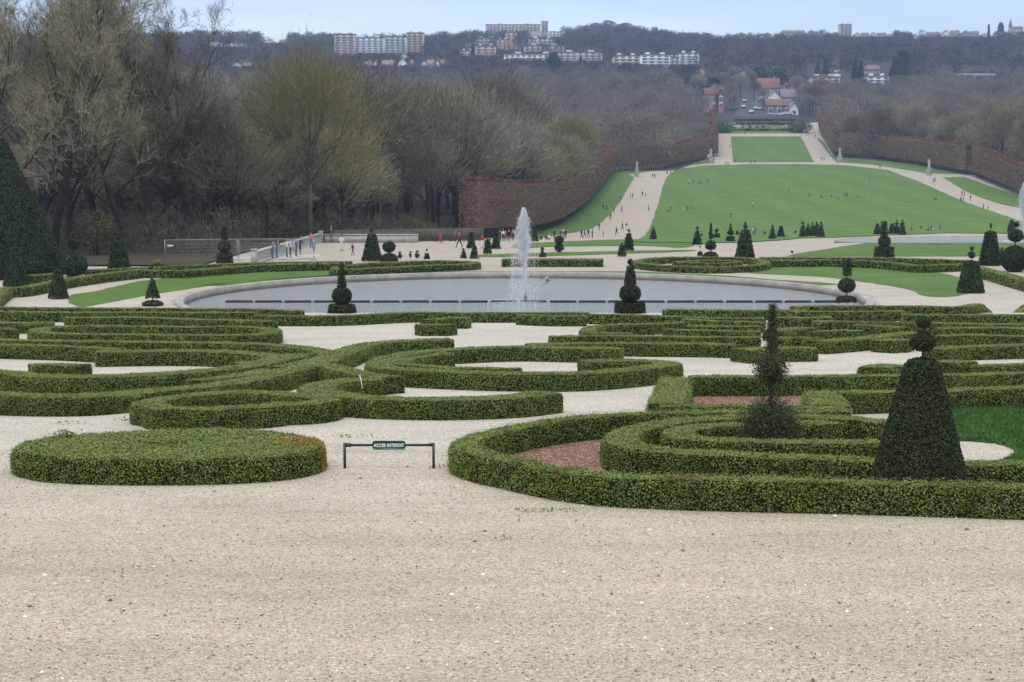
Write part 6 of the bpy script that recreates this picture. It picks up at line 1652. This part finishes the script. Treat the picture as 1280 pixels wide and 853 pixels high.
# ------------------------------------------------------------------ conifers and single trees of the town
def conifer(px, by, ty, hw, D, label, wide=False):
    c0, c1 = at(px, by, D), at(px, ty, D); c0[2] = min(c0[2], gz(c0[0], D)); H = c1[2] - c0[2]; R = hw * D / F
    r = empty('conifer', (c0[0], D, c0[2])); tag(r, label, 'conifer', 'dark conifers of the town')
    tk = MB(); tk.tube([[0, 0, -14], [0, 0, H * .5], [0, 0, H * .97]], [H * .025, H * .015, .05], 6); tk.build('trunk', M['bark'], r)
    mb = MB(); n = 1500; t = rng.random(n) ** .8
    nt_ = 9; lay = np.floor(t * nt_) / nt_
    if wide: rad = R * np.sqrt(np.clip(1 - (2 * t - .9) ** 2 / 1.25, .02, 1)) * rng.uniform(.5, 1.0, n)
    else: rad = R * (1.02 - t) * (1 - .35 * ((t * nt_) % 1)) * rng.uniform(.55, 1.08, n)
    a = rng.uniform(0, 2 * PI, n); P = np.column_stack([rad * np.cos(a), rad * np.sin(a), H * (.04 + .95 * t)])
    N = np.column_stack([np.cos(a), np.sin(a), np.full(n, .5)])
    leafcards(mb, P, N, max(1.0, H * .062), 0, .6); mb.build('crown', M['conifer'], r)
conifer(1068.5, 104, 72, 7, 1130, 'left, taller one of two pointed conifers beyond the right wood')
conifer(1076, 105, 77, 6, 1120, 'right, shorter one of two pointed conifers beyond the right wood')
conifer(1117, 100, 71, 8, 1130, 'left half of the massive dark conifer clump on the right')
conifer(1128, 101, 64, 11, 1140, 'right, taller half of the massive dark conifer clump on the right', True)
conifer(1022, 97, 78, 5.5, 1180, 'left one of the small conifer pair behind the yellowish building')
conifer(1032, 97, 73, 5.5, 1180, 'right one of the small conifer pair behind the yellowish building')
conifer(1208, 97, 73, 8, 1300, 'dark conifer at the left of the far right evergreen clump', True)
conifer(1222, 97, 70, 10, 1300, 'bluish evergreen in the middle of the far right clump', True)
conifer(1240, 96, 70, 11, 1310, 'broad evergreen at the right of the far right clump', True)
conifer(1274, 77, 60, 6, 1450, 'pointed conifer at the far right edge of the hillside')
conifer(692, 88, 66.5, 11, 1150, 'broad dark conifer in front of the cream buildings at the centre', True)
conifer(726, 84, 72, 5, 1180, 'small dark conifer right of the broad dark one')
conifer(786, 82, 67, 5, 1300, 'small pointed conifer before the cream terraces')
conifer(815, 82, 68, 4, 1320, 'slim bluish conifer before the white terraces')
conifer(590.5, 84, 60, 7, 1350, 'narrow grey green conifer before the pink low building')
conifer(860, 92, 82, 17, 1100, 'wide flat dark cedar below the tall white block', True)
conifer(891, 114, 97, 11, 1000, 'dark cedar behind the pink house', True)
conifer(950, 100, 84, 12, 1090, 'left one of two dark cedars above the orange roof', True)
conifer(974, 103, 86, 12, 1080, 'right one of two dark cedars above the orange roof', True)
conifer(882, 104, 94, 6, 1060, 'small dark evergreen left of the cedar behind the pink house', True)
conifer(1236, 36, 31, 2.5, 2060, 'small pointed tree on the right skyline beside the white houses')
conifer(1251, 36, 28.5, 4, 2060, 'rounded tree on the right skyline left of the spire', True)
conifer(760, 34, 26, 15, 2120, 'tall rounded tree clump on the hill crest', True)
conifer(745, 37, 29, 10, 2110, 'smaller tree left of the tall clump on the hill crest', True)
conifer(782, 38, 29, 13, 2115, 'tree right of the tall clump on the hill crest', True)
# bare trees around the avenue houses
TG = 'bare street trees between the houses'
for px, D, H, lab in [(874, 935, 12, 'bare tree half hiding the left side of the pink house'), (893, 950, 13, 'bare tree rising behind the pink and brick houses'), (914, 945, 9, 'small bare tree before the road beside the parked black cars'), (986, 945, 10, 'small bare tree beside the slate roof'), (1000, 918, 11, 'bare tree at the right end of the car row'), (1008, 905, 12, 'bare tree over the orange topped right hedge'), (880, 905, 11, 'bare tree over the orange left hedge end'), (910, 960, 13, 'bare street tree right of the narrow brick house'), (922, 1000, 14, 'bare street tree left of the road top'), (940, 985, 12, 'bare street tree right of the road'), (951, 950, 11, 'bare street tree left of the white gable'), (1003, 935, 15, 'bare tree right of the small white house'), (1012, 925, 16, 'bare tree behind the top of the right tall hedge'), (1020, 960, 16, 'bare tree between the yellowish building and the slate roof'), (992, 1010, 12, 'bare tree behind the slate roofed house'), (900, 1010, 14, 'bare tree behind the brick red house'), (872, 985, 15, 'bare tree left of the pink house'), (935, 1060, 12, 'bare tree at the top of the road'), (915, 1070, 13, 'bare tree high above the pink house'), (960, 1090, 12, 'bare tree behind the big orange roofed house'), (905, 1120, 13, 'bare tree below the lone white house')]:
    X = (px - 640) / F * D; p, u, H0 = wood[r2.choice([0, 1, 4, 2])]
    place(p, u, (X, D, gz(X, D)), r2.uniform(0, 6.28), H / H0, lab, TG)
# shrubs each side of the bank
for px, by, w_, h_, lab in [(903, 166, 6.5, 5.5, 'bushy green brown shrubs left of the car row'), (1000, 166, 6.5, 6.5, 'dark bushy shrubs right of the car row')]:
    c = hit(px, by); r = empty('shrub', c); tag(r, lab, 'shrub', 'shrubs beside the car row')
    mb = MB(); d = unit(rng.normal(0, 1, (1500, 3))); P = d * rng.random((1500, 1)) ** .35 * np.array([w_, 5, h_ * .55]) + np.array([0, 0, h_ * .48])
    leafcards(mb, P, d, .7, 0, .8); mb.build('foliage', M['twig_green'], r)
    st = MB(); st.tube([[0, 0, -.3], [0, 0, h_ * .6]], [.2, .06], 5); st.build('trunk', M['bark'], r)
EXPO = 0.42
DENOISE = True
HAZE = 0.0002
# ------------------------------------------------------------------ light, sky, air
SUN_EL, SUN_AZ = math.radians(68), math.radians(205)      # azimuth clockwise from +Y: behind the camera, to its left
w = bpy.data.worlds.new('World'); scene.world = w; w.use_nodes = True
nt = w.node_tree; bg = nt.nodes['Background']
sky = nt.nodes.new('ShaderNodeTexSky'); sky.sky_type = 'NISHITA'; sky.sun_disc = False
sky.sun_elevation = SUN_EL; sky.sun_rotation = SUN_AZ
sky.air_density = 1.0; sky.dust_density = 1.5; sky.ozone_density = 1.2
tc = nt.nodes.new('ShaderNodeTexCoord')
mp = nt.nodes.new('ShaderNodeMapping'); mp.inputs['Scale'].default_value = (1.3, 1.3, 9)
nt.links.new(tc.outputs['Generated'], mp.inputs[0])
nz = nt.nodes.new('ShaderNodeTexNoise'); nz.inputs['Scale'].default_value = 2.2; nz.inputs['Detail'].default_value = 6
nt.links.new(mp.outputs[0], nz.inputs['Vector'])
cr = nt.nodes.new('ShaderNodeValToRGB'); cr.color_ramp.elements[0].position = .35; cr.color_ramp.elements[1].position = .75
cr.color_ramp.elements[0].color = (.62, .62, .62, 1); cr.color_ramp.elements[1].color = (.85, .85, .85, 1)
nt.links.new(nz.outputs['Fac'], cr.inputs[0])
mx = nt.nodes.new('ShaderNodeMix'); mx.data_type = 'RGBA'
nt.links.new(cr.outputs[0], mx.inputs[0]); nt.links.new(sky.outputs[0], mx.inputs[6]); 
sx = nt.nodes.new('ShaderNodeSeparateXYZ'); nt.links.new(tc.outputs['Generated'], sx.inputs[0])
cl = ramp(nt, [(0.0, (8.8, 9.8, 10.8)), (.03, (8.6, 9.8, 11.3)), (.11, (7.0, 8.9, 11.6)), (.25, (6.0, 6.8, 8.0)), (1.0, (14.5, 14.8, 15.2))], sx.outputs[2])   # overcast: brighter overhead
cl2 = ramp(nt, [(.33, (.82, .86, .92)), (.66, (1.16, 1.12, 1.07))], nz.outputs['Fac'])
nt.links.new(mixc(nt, cl.outputs[0], cl2.outputs[0], 1.0, 'MULTIPLY'), mx.inputs[7])
nt.links.new(mx.outputs[2], bg.inputs['Color'])
bg.inputs['Strength'].default_value = 0.10
sl = bpy.data.lights.new('sun', 'SUN'); sl.energy = 1.1; sl.angle = math.radians(18); sl.color = (1, .96, .90)
so = bpy.data.objects.new('sun', sl); COL.objects.link(so)
so.rotation_euler = Vector((-math.sin(SUN_AZ) * math.cos(SUN_EL), -math.cos(SUN_AZ) * math.cos(SUN_EL), -math.sin(SUN_EL))).to_track_quat('-Z', 'Y').to_euler()

if HAZE:
    hz_ = MB(); hz_.box((0, 1400, 100), (3100, 3800, 216)); ho = hz_.build('haze', bpy.data.materials.new('haze'))
    tag(ho, 'thin blue air over the valley', kind='stuff')
    m = ho.data.materials[0]; m.use_nodes = True
    nt = m.node_tree
    for n_ in list(nt.nodes): nt.nodes.remove(n_)
    out = nt.nodes.new('ShaderNodeOutputMaterial'); pv = nt.nodes.new('ShaderNodeVolumePrincipled')
    pv.inputs['Color'].default_value = (.50, .66, 1, 1); pv.inputs['Density'].default_value = HAZE; pv.inputs['Anisotropy'].default_value = .2
    nt.links.new(pv.outputs[0], out.inputs['Volume'])

scene.view_settings.view_transform = 'Standard'
scene.view_settings.look = 'None'
scene.view_settings.exposure = EXPO
scene.view_settings.gamma = 1
scene.view_settings.use_curve_mapping = False
cy = scene.cycles
cy.max_bounces = 5; cy.diffuse_bounces = 2; cy.glossy_bounces = 2; cy.transmission_bounces = 2; cy.transparent_max_bounces = 12; cy.volume_bounces = 0
cy.use_denoising = DENOISE
cy.use_adaptive_sampling = True; cy.adaptive_threshold = 0.01
scene.render.film_transparent = False
